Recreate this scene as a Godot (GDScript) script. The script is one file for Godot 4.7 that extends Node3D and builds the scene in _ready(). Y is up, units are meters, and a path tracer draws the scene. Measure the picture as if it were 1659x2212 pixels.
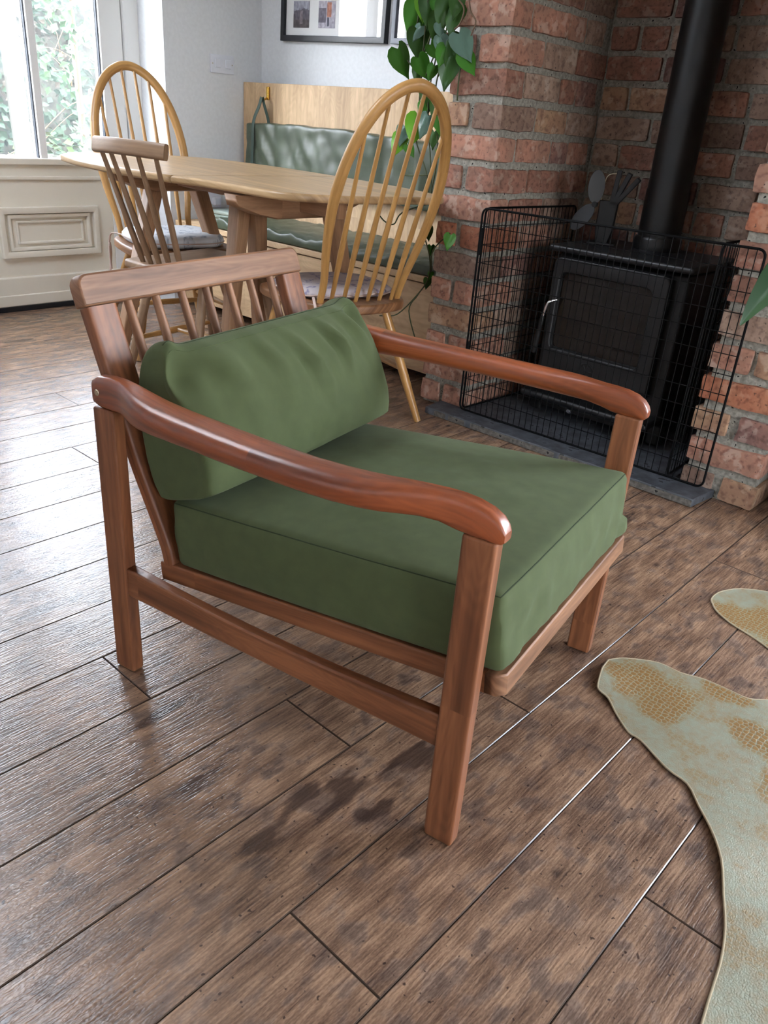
extends Node3D
# Living room: teak armchair in front, dining corner behind, brick fireplace on the right.
# Axes: +x right and near, -z away right, y up, metres. Camera stands at (0, 1, 0).

var used := {}
var M := {}
var rng := RandomNumberGenerator.new()

# ------------------------------------------------------------------ mesh builder
class MB:
	var v := PackedVector3Array()
	var n := PackedVector3Array()
	var uv := PackedVector2Array()
	var uv2 := PackedVector2Array()
	var ix := PackedInt32Array()
	var across := false  # slab(): run the grain along y instead of x

	func grid(P: Array, UV: Array, wrap := false) -> void:
		# P: rows of points; with wrap each row closes on itself and UV has one column more
		var R := P.size()
		var C: int = P[0].size()
		var N: Array = []
		for i in R:
			var r := PackedVector3Array(); r.resize(C); N.append(r)
		var cols := C if wrap else C - 1
		for i in R - 1:
			for j in cols:
				var k := (j + 1) % C
				var a: Vector3 = P[i][j]
				var b: Vector3 = P[i][k]
				var c: Vector3 = P[i + 1][k]
				var d: Vector3 = P[i + 1][j]
				var f := (b - d).cross(c - a)
				N[i][j] += f; N[i][k] += f; N[i + 1][j] += f; N[i + 1][k] += f
		var base := v.size()
		var W := C + 1 if wrap else C
		for i in R:
			for j in W:
				v.append(P[i][j % C])
				var q: Vector3 = N[i][j % C]
				n.append(q.normalized() if q.length_squared() > 1e-20 else Vector3.UP)
				uv.append(UV[i][j])
		for i in R - 1:
			for j in W - 1:
				var a := base + i * W + j
				ix.append_array([a, a + W, a + W + 1, a, a + W + 1, a + 1])

	func quad(a: Vector3, b: Vector3, c: Vector3, d: Vector3, u0 := Vector2(0, 0), u1 := Vector2(1, 1)) -> void:
		# seen from the front a, b, c, d run counter-clockwise
		var f := (b - a).cross(d - a).normalized()
		var s := v.size()
		v.append_array([a, b, c, d]); n.append_array([f, f, f, f])
		uv.append_array([u0, Vector2(u1.x, u0.y), u1, Vector2(u0.x, u1.y)])
		ix.append_array([s, s + 2, s + 1, s, s + 3, s + 2])

	func tri(a: Vector3, b: Vector3, c: Vector3, ua := Vector2.ZERO, ub := Vector2.ZERO, uc := Vector2.ZERO) -> void:
		var f := (b - a).cross(c - a).normalized()
		var s := v.size()
		v.append_array([a, b, c]); n.append_array([f, f, f]); uv.append_array([ua, ub, uc])
		ix.append_array([s, s + 2, s + 1])

	# rings of equal length joined to a skin, closed by fans; along[] is the u coordinate
	func loft(rings: Array, along: PackedFloat32Array, caps := true, off := Vector2.ZERO) -> void:
		var UV: Array = []
		for i in rings.size():
			var r := PackedVector2Array()
			var t := 0.0
			var C: int = rings[i].size()
			for j in C + 1:
				r.append(off + Vector2(along[i], t))
				t += rings[i][j % C].distance_to(rings[i][(j + 1) % C])
			UV.append(r)
		grid(rings, UV, true)
		if caps:
			fan(rings[0], true, off); fan(rings[-1], false, off)

	func fan(r: PackedVector3Array, flip: bool, off := Vector2.ZERO) -> void:
		var c := Vector3.ZERO
		for p in r: c += p
		c /= r.size()
		var f := Vector3.ZERO
		for j in r.size(): f += (r[j] - c).cross(r[(j + 1) % r.size()] - c)
		f = f.normalized() * (-1.0 if flip else 1.0)
		var s := v.size()
		var ax := (r[0] - c).normalized()
		var ay := f.cross(ax)
		v.append(c); n.append(f); uv.append(off)
		for p in r:
			v.append(p); n.append(f); uv.append(off + Vector2((p - c).dot(ax) * 0.3, (p - c).dot(ay)))
		for j in r.size():
			var a := s + 1 + j
			var b := s + 1 + (j + 1) % r.size()
			if flip: ix.append_array([s, a, b])
			else: ix.append_array([s, b, a])

	func mesh() -> ArrayMesh:
		var am := ArrayMesh.new()
		add_to(am)
		return am

	func add_to(m: ArrayMesh) -> void:
		var A := []
		A.resize(Mesh.ARRAY_MAX)
		A[Mesh.ARRAY_VERTEX] = v; A[Mesh.ARRAY_NORMAL] = n; A[Mesh.ARRAY_TEX_UV] = uv; A[Mesh.ARRAY_INDEX] = ix
		if uv2.size() == v.size(): A[Mesh.ARRAY_TEX_UV2] = uv2
		m.add_surface_from_arrays(Mesh.PRIMITIVE_TRIANGLES, A)

	# box with rounded edges; grain 0..2 is the axis the wood grain follows
	func rbox(c: Vector3, s: Vector3, r: float, grain := 0, B := Basis(), fine := 1, off := Vector2.ZERO) -> void:
		var h := s * 0.5
		r = minf(r, minf(h.x, minf(h.y, h.z)) * 0.999)
		var ts: Array = []
		for a in 3:
			var q := PackedFloat32Array([-h[a]])
			if fine >= 1: q.append(-h[a] + r * 0.42)
			q.append(-h[a] + r)
			q.append(h[a] - r)
			if fine >= 1: q.append(h[a] - r * 0.42)
			q.append(h[a])
			ts.append(q)
		for ax in 3:
			var a1 := (ax + 1) % 3
			var a2 := (ax + 2) % 3
			for sg in [-1.0, 1.0]:
				var s0 := v.size()
				var W: int = ts[a2].size()
				for p in ts[a1]:
					for q in ts[a2]:
						var e := Vector3.ZERO
						e[ax] = h[ax] * sg; e[a1] = p; e[a2] = q
						var inner := Vector3(clampf(e.x, -h.x + r, h.x - r), clampf(e.y, -h.y + r, h.y - r), clampf(e.z, -h.z + r, h.z - r))
						var nn := (e - inner).normalized()
						var P := inner + nn * r
						v.append(c + B * P); n.append(B * nn)
						var o1 := a1 if a1 != grain else a2
						if ax == grain: uv.append(off + Vector2(e[a1] * 0.25, e[a2]))
						else: uv.append(off + Vector2(e[grain], e[o1] + (0.3 * ax)))
				for i in ts[a1].size() - 1:
					for j in W - 1:
						var k: int = s0 + i * W + j
						if sg > 0: ix.append_array([k, k + W + 1, k + W, k, k + 1, k + W + 1])
						else: ix.append_array([k, k + W, k + W + 1, k, k + W + 1, k + 1])

	# plain tube along a path, round or oval, radii per point (x across side, y across the other)
	func tube(path: Array, rad: Array, seg := 10, caps := true, side := Vector3.ZERO, off := Vector2.ZERO) -> void:
		var rings: Array = []
		var al := PackedFloat32Array()
		var t := 0.0
		var sx := side
		for i in path.size():
			var d: Vector3
			if i == 0: d = path[1] - path[0]
			elif i == path.size() - 1: d = path[i] - path[i - 1]
			else: d = (path[i + 1] - path[i]).normalized() + (path[i] - path[i - 1]).normalized()
			d = d.normalized()
			if sx == Vector3.ZERO: sx = Vector3.UP.cross(d) if absf(d.y) < 0.9 else Vector3.RIGHT.cross(d)
			sx = (sx - d * sx.dot(d)).normalized()
			var sy := d.cross(sx)
			if i > 0: t += path[i].distance_to(path[i - 1])
			var rr = rad[i] if i < rad.size() else rad[-1]
			var rv: Vector2 = rr if rr is Vector2 else Vector2(rr, rr)
			var ring := PackedVector3Array()
			for k in seg:
				var a := TAU * k / seg
				ring.append(path[i] + sx * cos(a) * rv.x + sy * sin(a) * rv.y)
			rings.append(ring); al.append(t)
		loft(rings, al, caps, off)

	# polygon (x, y plane, counter-clockwise) pushed along z with rounded rims
	func slab(poly: PackedVector2Array, depth: float, r: float, T := Transform3D(), off := Vector2.ZERO, uvs := 1.0, prof := 3) -> void:
		var rings: Array = []
		var allz := PackedFloat32Array()
		var alli := PackedFloat32Array()
		for i in prof + 1:
			var a := PI / 2 * i / prof
			allz.append(-depth / 2 + r - r * cos(a)); alli.append(r - r * sin(a))
		for i in prof + 1:
			var a := PI / 2 * (prof - i) / prof
			allz.append(depth / 2 - r + r * cos(a)); alli.append(r - r * sin(a))
		var N := poly.size()
		for i in allz.size():
			var ring := PackedVector3Array()
			for j in N:
				var p := poly[j]
				var e0 := (p - poly[(j + N - 1) % N]).normalized()
				var e1 := (poly[(j + 1) % N] - p).normalized()
				var nn := (Vector2(e0.y, -e0.x) + Vector2(e1.y, -e1.x)).normalized()
				var q := p - nn * alli[i]
				ring.append(T * Vector3(q.x, q.y, allz[i]))
			rings.append(ring)
		var UV: Array = []
		for i in rings.size():
			var row := PackedVector2Array()
			for j in N + 1: row.append(off + (Vector2(poly[j % N].y, poly[j % N].x) if across else poly[j % N]) * uvs + Vector2(0, allz[i] * uvs))
			UV.append(row)
		grid(rings, UV, true)
		var tr := Geometry2D.triangulate_polygon(poly)
		for side in 2:
			var ring: PackedVector3Array = rings[0] if side == 0 else rings[-1]
			var f := T.basis.z.normalized() * (-1.0 if side == 0 else 1.0)
			var s := v.size()
			for j in N:
				v.append(ring[j]); n.append(f); uv.append(off + (Vector2(poly[j].y, poly[j].x) if across else poly[j]) * uvs)
			for k in range(0, tr.size(), 3):
				var a := poly[tr[k]]; var b := poly[tr[k + 1]]; var c := poly[tr[k + 2]]
				var ccw := (b - a).cross(c - a) > 0
				if ccw == (side == 1): ix.append_array([s + tr[k], s + tr[k + 2], s + tr[k + 1]])
				else: ix.append_array([s + tr[k], s + tr[k + 1], s + tr[k + 2]])

# ------------------------------------------------------------------ scene helpers
func numbered(called: String) -> String:
	var k: int = used.get(called, 0)
	used[called] = k + 1
	return called if k == 0 else "%s_%03d" % [called, k]

func thing(called: String, label: String, category: String, at := Vector3.ZERO, turn := 0.0, group := "") -> Node3D:
	var o := Node3D.new()
	o.name = numbered(called)
	add_child(o)
	o.position = at; o.rotation.y = turn
	tag(o, label, category, group)
	return o

func tag(o: Node, label: String, category: String, group := "", kind := "") -> void:
	if label: o.set_meta("label", label)
	if category: o.set_meta("category", category)
	if group: o.set_meta("group", group)
	if kind: o.set_meta("kind", kind)

func put(called: String, what, mat: Material, parent: Node = null) -> MeshInstance3D:
	var o := MeshInstance3D.new()
	o.mesh = what.mesh() if what is MB else what
	o.material_override = mat
	if parent == null:
		o.name = numbered(called); add_child(o)
	else:
		var k := 0
		var nm := called
		while parent.has_node(NodePath(nm)):
			k += 1; nm = "%s_%03d" % [called, k]
		o.name = nm; parent.add_child(o)
	return o

# many alike pieces under one parent without searching for free names
func piece(called: String, k: int, what, mat: Material, parent: Node) -> MeshInstance3D:
	var o := MeshInstance3D.new()
	o.mesh = what.mesh() if what is MB else what
	o.material_override = mat
	o.name = called if k == 0 else "%s_%03d" % [called, k]
	parent.add_child(o)
	return o

func structure(called: String, at := Vector3.ZERO) -> Node3D:
	var o := Node3D.new()
	o.name = called; add_child(o); o.position = at
	o.set_meta("kind", "structure")
	return o

func box(c: Vector3, s: Vector3, r := 0.003, grain := 0, B := Basis(), fine := 0) -> MB:
	var m := MB.new()
	m.rbox(c, s, r, grain, B, fine, Vector2(rng.randf(), rng.randf()))
	return m

func span(a: Vector3, b: Vector3, r := 0.003, grain := 0, fine := 0) -> MB:
	return box((a + b) / 2, (b - a).abs(), r, grain, Basis(), fine)

func rod(a: Vector3, b: Vector3, r0: float, r1 := -1.0, seg := 10) -> MB:
	var m := MB.new()
	m.tube([a, b], [r0, r0 if r1 < 0 else r1], seg, true, Vector3.ZERO, Vector2(rng.randf(), rng.randf()))
	return m

# turned stick: thickness along it given by (t, radius) pairs
func turned(a: Vector3, b: Vector3, prof: Array, seg := 10) -> MB:
	var path := []
	var rad := []
	for p in prof:
		path.append(a.lerp(b, p[0])); rad.append(p[1])
	var m := MB.new()
	m.tube(path, rad, seg, true, Vector3.ZERO, Vector2(rng.randf(), rng.randf()))
	return m

func oval(c: Vector3, ax: Vector3, ay: Vector3, e := 2.0, seg := 20) -> PackedVector3Array:
	var r := PackedVector3Array()
	for k in seg:
		var a := TAU * k / seg
		var x := signf(cos(a)) * pow(absf(cos(a)), 2.0 / e)
		var y := signf(sin(a)) * pow(absf(sin(a)), 2.0 / e)
		r.append(c + ax * x + ay * y)
	return r

func smooth_path(p: Array, sub := 6) -> Array:
	var out := []
	for i in p.size() - 1:
		var a = p[maxi(i - 1, 0)]; var b = p[i]; var c = p[i + 1]; var d = p[mini(i + 2, p.size() - 1)]
		for k in sub:
			out.append(b.cubic_interpolate(c, a, d, float(k) / sub))
	out.append(p[-1])
	return out

func rrect(x0: float, y0: float, x1: float, y1: float, r: float, k := 5) -> PackedVector2Array:
	var p := PackedVector2Array()
	for c in [[x1 - r, y0 + r, -PI / 2], [x1 - r, y1 - r, 0.0], [x0 + r, y1 - r, PI / 2], [x0 + r, y0 + r, PI]]:
		for i in k + 1:
			var a: float = c[2] + PI / 2 * i / k
			p.append(Vector2(c[0] + cos(a) * r, c[1] + sin(a) * r))
	return p

# frame between two outlines (in the x, y plane) from z0 (back) to z1 (front), with a sloped inner edge
func ringed(outer: PackedVector2Array, inner: PackedVector2Array, z0: float, z1: float, bev := 0.004, inner_back := 0.0) -> MB:
	var m := MB.new()
	var rings: Array = []
	var N := outer.size()
	var co := Vector2.ZERO
	for p in outer: co += p
	co /= N
	for spec in [[outer, z0, 1.0], [outer, z1 - bev, 1.0], [outer, z1 - bev * 0.3, 1.0 - bev * 1.2], [outer, z1, 1.0 - bev * 4], [inner, z1, 1.0 + bev * 4], [inner, z1 - bev, 1.0], [inner, z0, 1.0 - inner_back]]:
		var r := PackedVector3Array()
		for p in spec[0]:
			var q: Vector2 = co + (p - co) * spec[2]
			r.append(Vector3(q.x, q.y, spec[1]))
		rings.append(r)
	var al := PackedFloat32Array()
	for i in rings.size(): al.append(i * 0.02)
	m.loft(rings, al, false)
	return m

# ------------------------------------------------------------------ textures and materials
func noise(sd: int, fr: float, oct := 4, type := FastNoiseLite.TYPE_SIMPLEX_SMOOTH) -> FastNoiseLite:
	var f := FastNoiseLite.new()
	f.seed = sd; f.frequency = fr; f.noise_type = type
	f.fractal_octaves = oct
	if oct <= 1: f.fractal_type = FastNoiseLite.FRACTAL_NONE
	return f

# grey noise as bytes, stretched sx times along x and sy times along y
func streak(sd: int, fr: float, w: int, h: int, sx: int, sy: int, oct := 3) -> PackedByteArray:
	var im: Image = noise(sd, fr, oct).get_image(maxi(w / sx, 4), maxi(h / sy, 4), false, false, true)
	im.convert(Image.FORMAT_L8)
	if sx != 1 or sy != 1: im.resize(w, h, Image.INTERPOLATE_CUBIC)
	return im.get_data()

func tex(w: int, h: int, data: PackedByteArray) -> ImageTexture:
	return ImageTexture.create_from_image(Image.create_from_data(w, h, false, Image.FORMAT_RGB8, data))

func bump(w: int, h: int, data: PackedByteArray, k: float) -> ImageTexture:
	var im := Image.create_from_data(w, h, false, Image.FORMAT_L8, data)
	im.convert(Image.FORMAT_RGBA8)
	im.bump_map_to_normal_map(k)
	return ImageTexture.create_from_image(im)

func mat(c: Color, rough := 0.6, metal := 0.0) -> StandardMaterial3D:
	var m := StandardMaterial3D.new()
	m.albedo_color = c; m.roughness = rough; m.metallic = metal
	return m

# wood: soft figure along u; contrast k; the tone comes from albedo_color
func wood_tex(sd: int, k: float, fig: float) -> ImageTexture:
	var w := 1024; var h := 256
	var a := streak(sd, 0.05, w, h, 32, 1, 3)
	var b := streak(sd + 1, 0.02, w, h, 12, 2, 3)
	var c := streak(sd + 2, 0.12, w, h, 10, 1, 2)
	var d := PackedByteArray(); d.resize(w * h * 3)
	for i in w * h:
		var t := (a[i] - 128) * 0.5 + (b[i] - 128) * 0.55 * fig + sin(b[i] * 0.22) * 16.0 * fig
		if c[i] < 70: t -= (70 - c[i]) * 0.5
		var q := 218.0 + t * k
		d[i * 3] = clampi(int(q), 0, 255)
		d[i * 3 + 1] = clampi(int(q + t * k * 0.12), 0, 255)
		d[i * 3 + 2] = clampi(int(q + t * k * 0.22), 0, 255)
	return tex(w, h, d)

func wood(c: Color, t: Texture2D, rough: float, scale := Vector2(0.9, 4.0)) -> StandardMaterial3D:
	var m := mat(c, rough)
	m.albedo_texture = t
	m.uv1_scale = Vector3(scale.x, scale.y, 1)
	return m

# oak-look laminate: stains, saw marks, cracks, knots; v runs across the board
func plank_tex(sd: int, dark: float, blots: Array, knots: Array) -> Array:
	var w := 1792; var h := 208
	var g1 := streak(sd, 0.16, w, h, 14, 1, 3)      # pores
	var g2 := streak(sd + 1, 0.06, w, h, 20, 2, 3)  # bands
	var bl := streak(sd + 2, 0.022, w, h, 4, 2, 4)  # blotches
	var b2 := streak(sd + 3, 0.03, w, h, 3, 2, 5)
	var sp := streak(sd + 4, 0.11, w, h, 2, 2, 2)   # specks
	var fi := streak(sd + 5, 0.35, w, h, 3, 1, 1)
	var d := PackedByteArray(); d.resize(w * h * 3)
	var hh := PackedByteArray(); hh.resize(w * h)
	var f := noise(sd + 6, 0.012, 3)
	for y in h:
		for x in w:
			var i := y * w + x
			var t := 0.50 + (bl[i] - 128) * 0.0024 + (g2[i] - 128) * 0.0015
			var gr := (g1[i] - 128) * 0.0027 + (fi[i] - 128) * 0.0011
			var knot := 0.0
			for kn in knots:
				var dx: float = (x - kn[0]) / kn[2]
				var dy: float = (y - kn[1]) / kn[3]
				var r := sqrt(dx * dx + dy * dy)
				if r < 3.0:
					var wob := r + f.get_noise_2d(x * 1.0, y * 2.0) * 1.1
					gr = lerpf(gr, sin(wob * 13.0) * 0.06 + gr * 0.9, clampf((3.0 - r) * 0.8, 0.0, 1.0))
					if r < 0.55: knot = maxf(knot, (0.55 - r) * 1.2)
			t += gr
			var st := clampf((b2[i] - 160) * 0.0055 + (g2[i] - 128) * 0.0016, 0.0, 0.32) * dark
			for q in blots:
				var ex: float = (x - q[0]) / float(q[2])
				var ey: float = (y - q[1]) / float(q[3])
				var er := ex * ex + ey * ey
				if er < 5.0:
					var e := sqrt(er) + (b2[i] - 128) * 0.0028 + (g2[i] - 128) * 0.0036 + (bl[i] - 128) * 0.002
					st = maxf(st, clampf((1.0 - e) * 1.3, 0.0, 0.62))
			if sp[i] < 34: st = maxf(st, clampf((34 - sp[i]) * 0.09, 0.0, 0.75))
			if g1[i] < 46 and bl[i] < 120: st = maxf(st, (46 - g1[i]) * 0.014)
			st = maxf(st, minf(knot, 0.7))
			t = clampf(t, 0.0, 1.0)
			var R := lerpf(98.0, 186.0, t)
			var G := lerpf(77.0, 155.0, t)
			var B := lerpf(64.0, 129.0, t)
			var gy := clampf((b2[i] - 128) * 0.005, 0.0, 0.3)
			R = lerpf(R, (R + G + B) / 3.0 + 6.0, gy); B = lerpf(B, (R + G + B) / 3.0, gy)
			R = lerpf(R, 54.0, st); G = lerpf(G, 43.0, st); B = lerpf(B, 40.0, st)
			d[i * 3] = int(clampf(R, 0, 255)); d[i * 3 + 1] = int(clampf(G, 0, 255)); d[i * 3 + 2] = int(clampf(B, 0, 255))
			hh[i] = clampi(int(140.0 + gr * 620.0 + (fi[i] - 128) * 0.12), 0, 255)
	return [tex(w, h, d), bump(w, h, hh, 2.4)]

func brick_tex(sd: int, base: Color, second: Color, mort: float) -> Array:
	var w := 384
	var a := streak(sd, 0.012, w, w, 1, 1, 5)
	var b := streak(sd + 1, 0.05, w, w, 1, 1, 4)
	var c := streak(sd + 2, 0.018, w, w, 1, 1, 5)
	var p := streak(sd + 3, 0.10, w, w, 1, 1, 2)
	var d := PackedByteArray(); d.resize(w * w * 3)
	var hh := PackedByteArray(); hh.resize(w * w)
	for i in w * w:
		var t := clampf(0.5 + (a[i] - 128) * 0.009, 0.0, 1.0)
		var col := base.lerp(second, t)
		col = col.lerp(Color(col.r * 0.62, col.g * 0.58, col.b * 0.58), clampf((118 - b[i]) * 0.008, 0.0, 0.6))
		var mo := clampf((c[i] - 158 + (b[i] - 128) * 0.3) * 0.010, 0.0, 0.34) * mort
		col = col.lerp(Color(0.80, 0.77, 0.72), mo)
		if p[i] < 40: col = col.lerp(Color(0.20, 0.15, 0.14), minf((40 - p[i]) * 0.06, 0.7))
		d[i * 3] = int(col.r * 255); d[i * 3 + 1] = int(col.g * 255); d[i * 3 + 2] = int(col.b * 255)
		hh[i] = clampi(int(128 + (b[i] - 128) * 0.6 - (40 if p[i] < 40 else 0)), 0, 255)
	return [tex(w, w, d), bump(w, w, hh, 3.5)]

func grain_tex(sd: int, fr: float, w: int, lo: float, hi: float, oct := 4) -> ImageTexture:
	var a := streak(sd, fr, w, w, 1, 1, oct)
	var d := PackedByteArray(); d.resize(w * w * 3)
	for i in w * w:
		var q := int(lerpf(lo, hi, a[i] / 255.0) * 255)
		d[i * 3] = q; d[i * 3 + 1] = q; d[i * 3 + 2] = q
	return tex(w, w, d)

func tri(m: StandardMaterial3D, s: float) -> StandardMaterial3D:
	m.uv1_triplanar = true; m.uv1_world_triplanar = true
	m.uv1_scale = Vector3(s, s, s)
	return m

# reptile-embossed hide: pale grey-green, brown scales with pale lines where the dye sits
func hide_tex() -> Array:
	var w := 1024
	var cell := FastNoiseLite.new()
	cell.seed = 7; cell.noise_type = FastNoiseLite.TYPE_CELLULAR; cell.frequency = 0.095
	cell.cellular_return_type = FastNoiseLite.RETURN_DISTANCE2_SUB
	cell.cellular_jitter = 0.55; cell.fractal_type = FastNoiseLite.FRACTAL_NONE
	var fine := FastNoiseLite.new()
	fine.seed = 9; fine.noise_type = FastNoiseLite.TYPE_CELLULAR; fine.frequency = 0.26
	fine.cellular_return_type = FastNoiseLite.RETURN_DISTANCE2_SUB
	fine.fractal_type = FastNoiseLite.FRACTAL_NONE
	var big := noise(11, 0.012, 4)
	var med := noise(12, 0.05, 4)
	# blobs: world x, z, radius x, radius z
	var blobs := [[-0.44, -1.37, 0.075, 0.06], [-0.38, -1.36, 0.06, 0.075], [-0.30, -1.47, 0.05, 0.03], [-0.19, -1.38, 0.07, 0.05], [-0.37, -1.79, 0.10, 0.055], [-0.30, -1.80, 0.1, 0.09], [-0.12, -1.28, 0.05, 0.05]]
	var d := PackedByteArray(); d.resize(w * w * 3)
	var hh := PackedByteArray(); hh.resize(w * w)
	for y in w:
		for x in w:
			var X := -0.62 + 0.9 * x / w
			var Z := -2.1 + 1.5 * y / w
			var px := x * 0.9; var py := y * 1.5
			var ce := cell.get_noise_2d(px, py) + 1.0
			var fe := fine.get_noise_2d(px, py) + 1.0
			var m := big.get_noise_2d(px, py)
			var br := 0.0
			for q in blobs:
				var ex: float = (X - q[0]) / q[2]
				var ez: float = (Z - q[1]) / q[3]
				br = maxf(br, 1.25 - sqrt(ex * ex + ez * ez) + m * 0.5)
			br = clampf(br * 2.2, 0.0, 1.0)
			var spot := clampf((m - 0.22) * 3.0, 0.0, 0.35)
			var scale_in := clampf((ce - 0.10) * 7.0, 0.0, 1.0)
			var col := Color(0.60, 0.605, 0.535).lerp(Color(0.60, 0.555, 0.465), clampf(0.5 + med.get_noise_2d(px, py) * 0.9 + m * 0.8, 0.0, 1.0))
			col = col.lerp(Color(0.57, 0.42, 0.22), maxf(br, spot) * scale_in)
			col = col.lerp(Color(0.56, 0.55, 0.48), (1.0 - br) * clampf((0.12 - fe) * 4.0, 0.0, 0.5))
			var i := y * w + x
			d[i * 3] = int(col.r * 255); d[i * 3 + 1] = int(col.g * 255); d[i * 3 + 2] = int(col.b * 255)
			var hgt := lerpf(clampf(fe * 3.0, 0.0, 1.0), scale_in, br)
			hh[i] = int(90 + 110 * hgt)
	return [tex(w, w, d), bump(w, w, hh, 2.0)]

func photo_tex(kind: int) -> ImageTexture:
	# small framed snapshots, plain and generic
	var w := 96; var h := 88
	var a := streak(300 + kind, 0.05, w, h, 1, 1, 4)
	var d := PackedByteArray(); d.resize(w * h * 3)
	for y in h:
		for x in w:
			var i := y * w + x
			var c := Color(0.62, 0.62, 0.68)
			var n := (a[i] - 128) / 255.0
			if kind == 0:
				if y > 18 + 22 * absf(n) + 14 * absf(x - 60) / 60.0: c = Color(0.34, 0.31, 0.36)
				if y > 60: c = Color(0.27, 0.23, 0.24)
				if x > 38 and x < 56 and y > 30 and y < 76: c = Color(0.52, 0.47, 0.50)
			elif kind == 1:
				c = Color(0.66, 0.64, 0.69)
				if x < 44 and y > 22 and y < 70: c = Color(0.38, 0.36, 0.42)
				if x > 48 and x < 74 and y > 4 and y < 52: c = Color(0.66, 0.42, 0.33)
				if x > 50 and x < 62 and y > 52 and y < 82: c = Color(0.24, 0.25, 0.32)
			else:
				c = Color(0.66, 0.65, 0.65)
				if (a[i] > 142): c = Color(0.50, 0.49, 0.50)
			c = Color(c.r + n * 0.25, c.g + n * 0.25, c.b + n * 0.25)
			d[i * 3] = clampi(int(c.r * 255), 0, 255); d[i * 3 + 1] = clampi(int(c.g * 255), 0, 255); d[i * 3 + 2] = clampi(int(c.b * 255), 0, 255)
	return tex(w, h, d)

func pad_tex(sd: int, ground: Color, print_: Color) -> ImageTexture:
	# quilted cotton with loose printed flowers
	var w := 256
	var a := streak(sd, 0.03, w, w, 1, 1, 3)
	var b := streak(sd + 1, 0.09, w, w, 1, 1, 3)
	var d := PackedByteArray(); d.resize(w * w * 3)
	for i in w * w:
		var c := ground
		if a[i] > 168 and b[i] > 118: c = c.lerp(print_, 0.75)
		elif a[i] > 160: c = c.lerp(print_, 0.25)
		d[i * 3] = int(c.r * 255); d[i * 3 + 1] = int(c.g * 255); d[i * 3 + 2] = int(c.b * 255)
	return tex(w, w, d)

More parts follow.
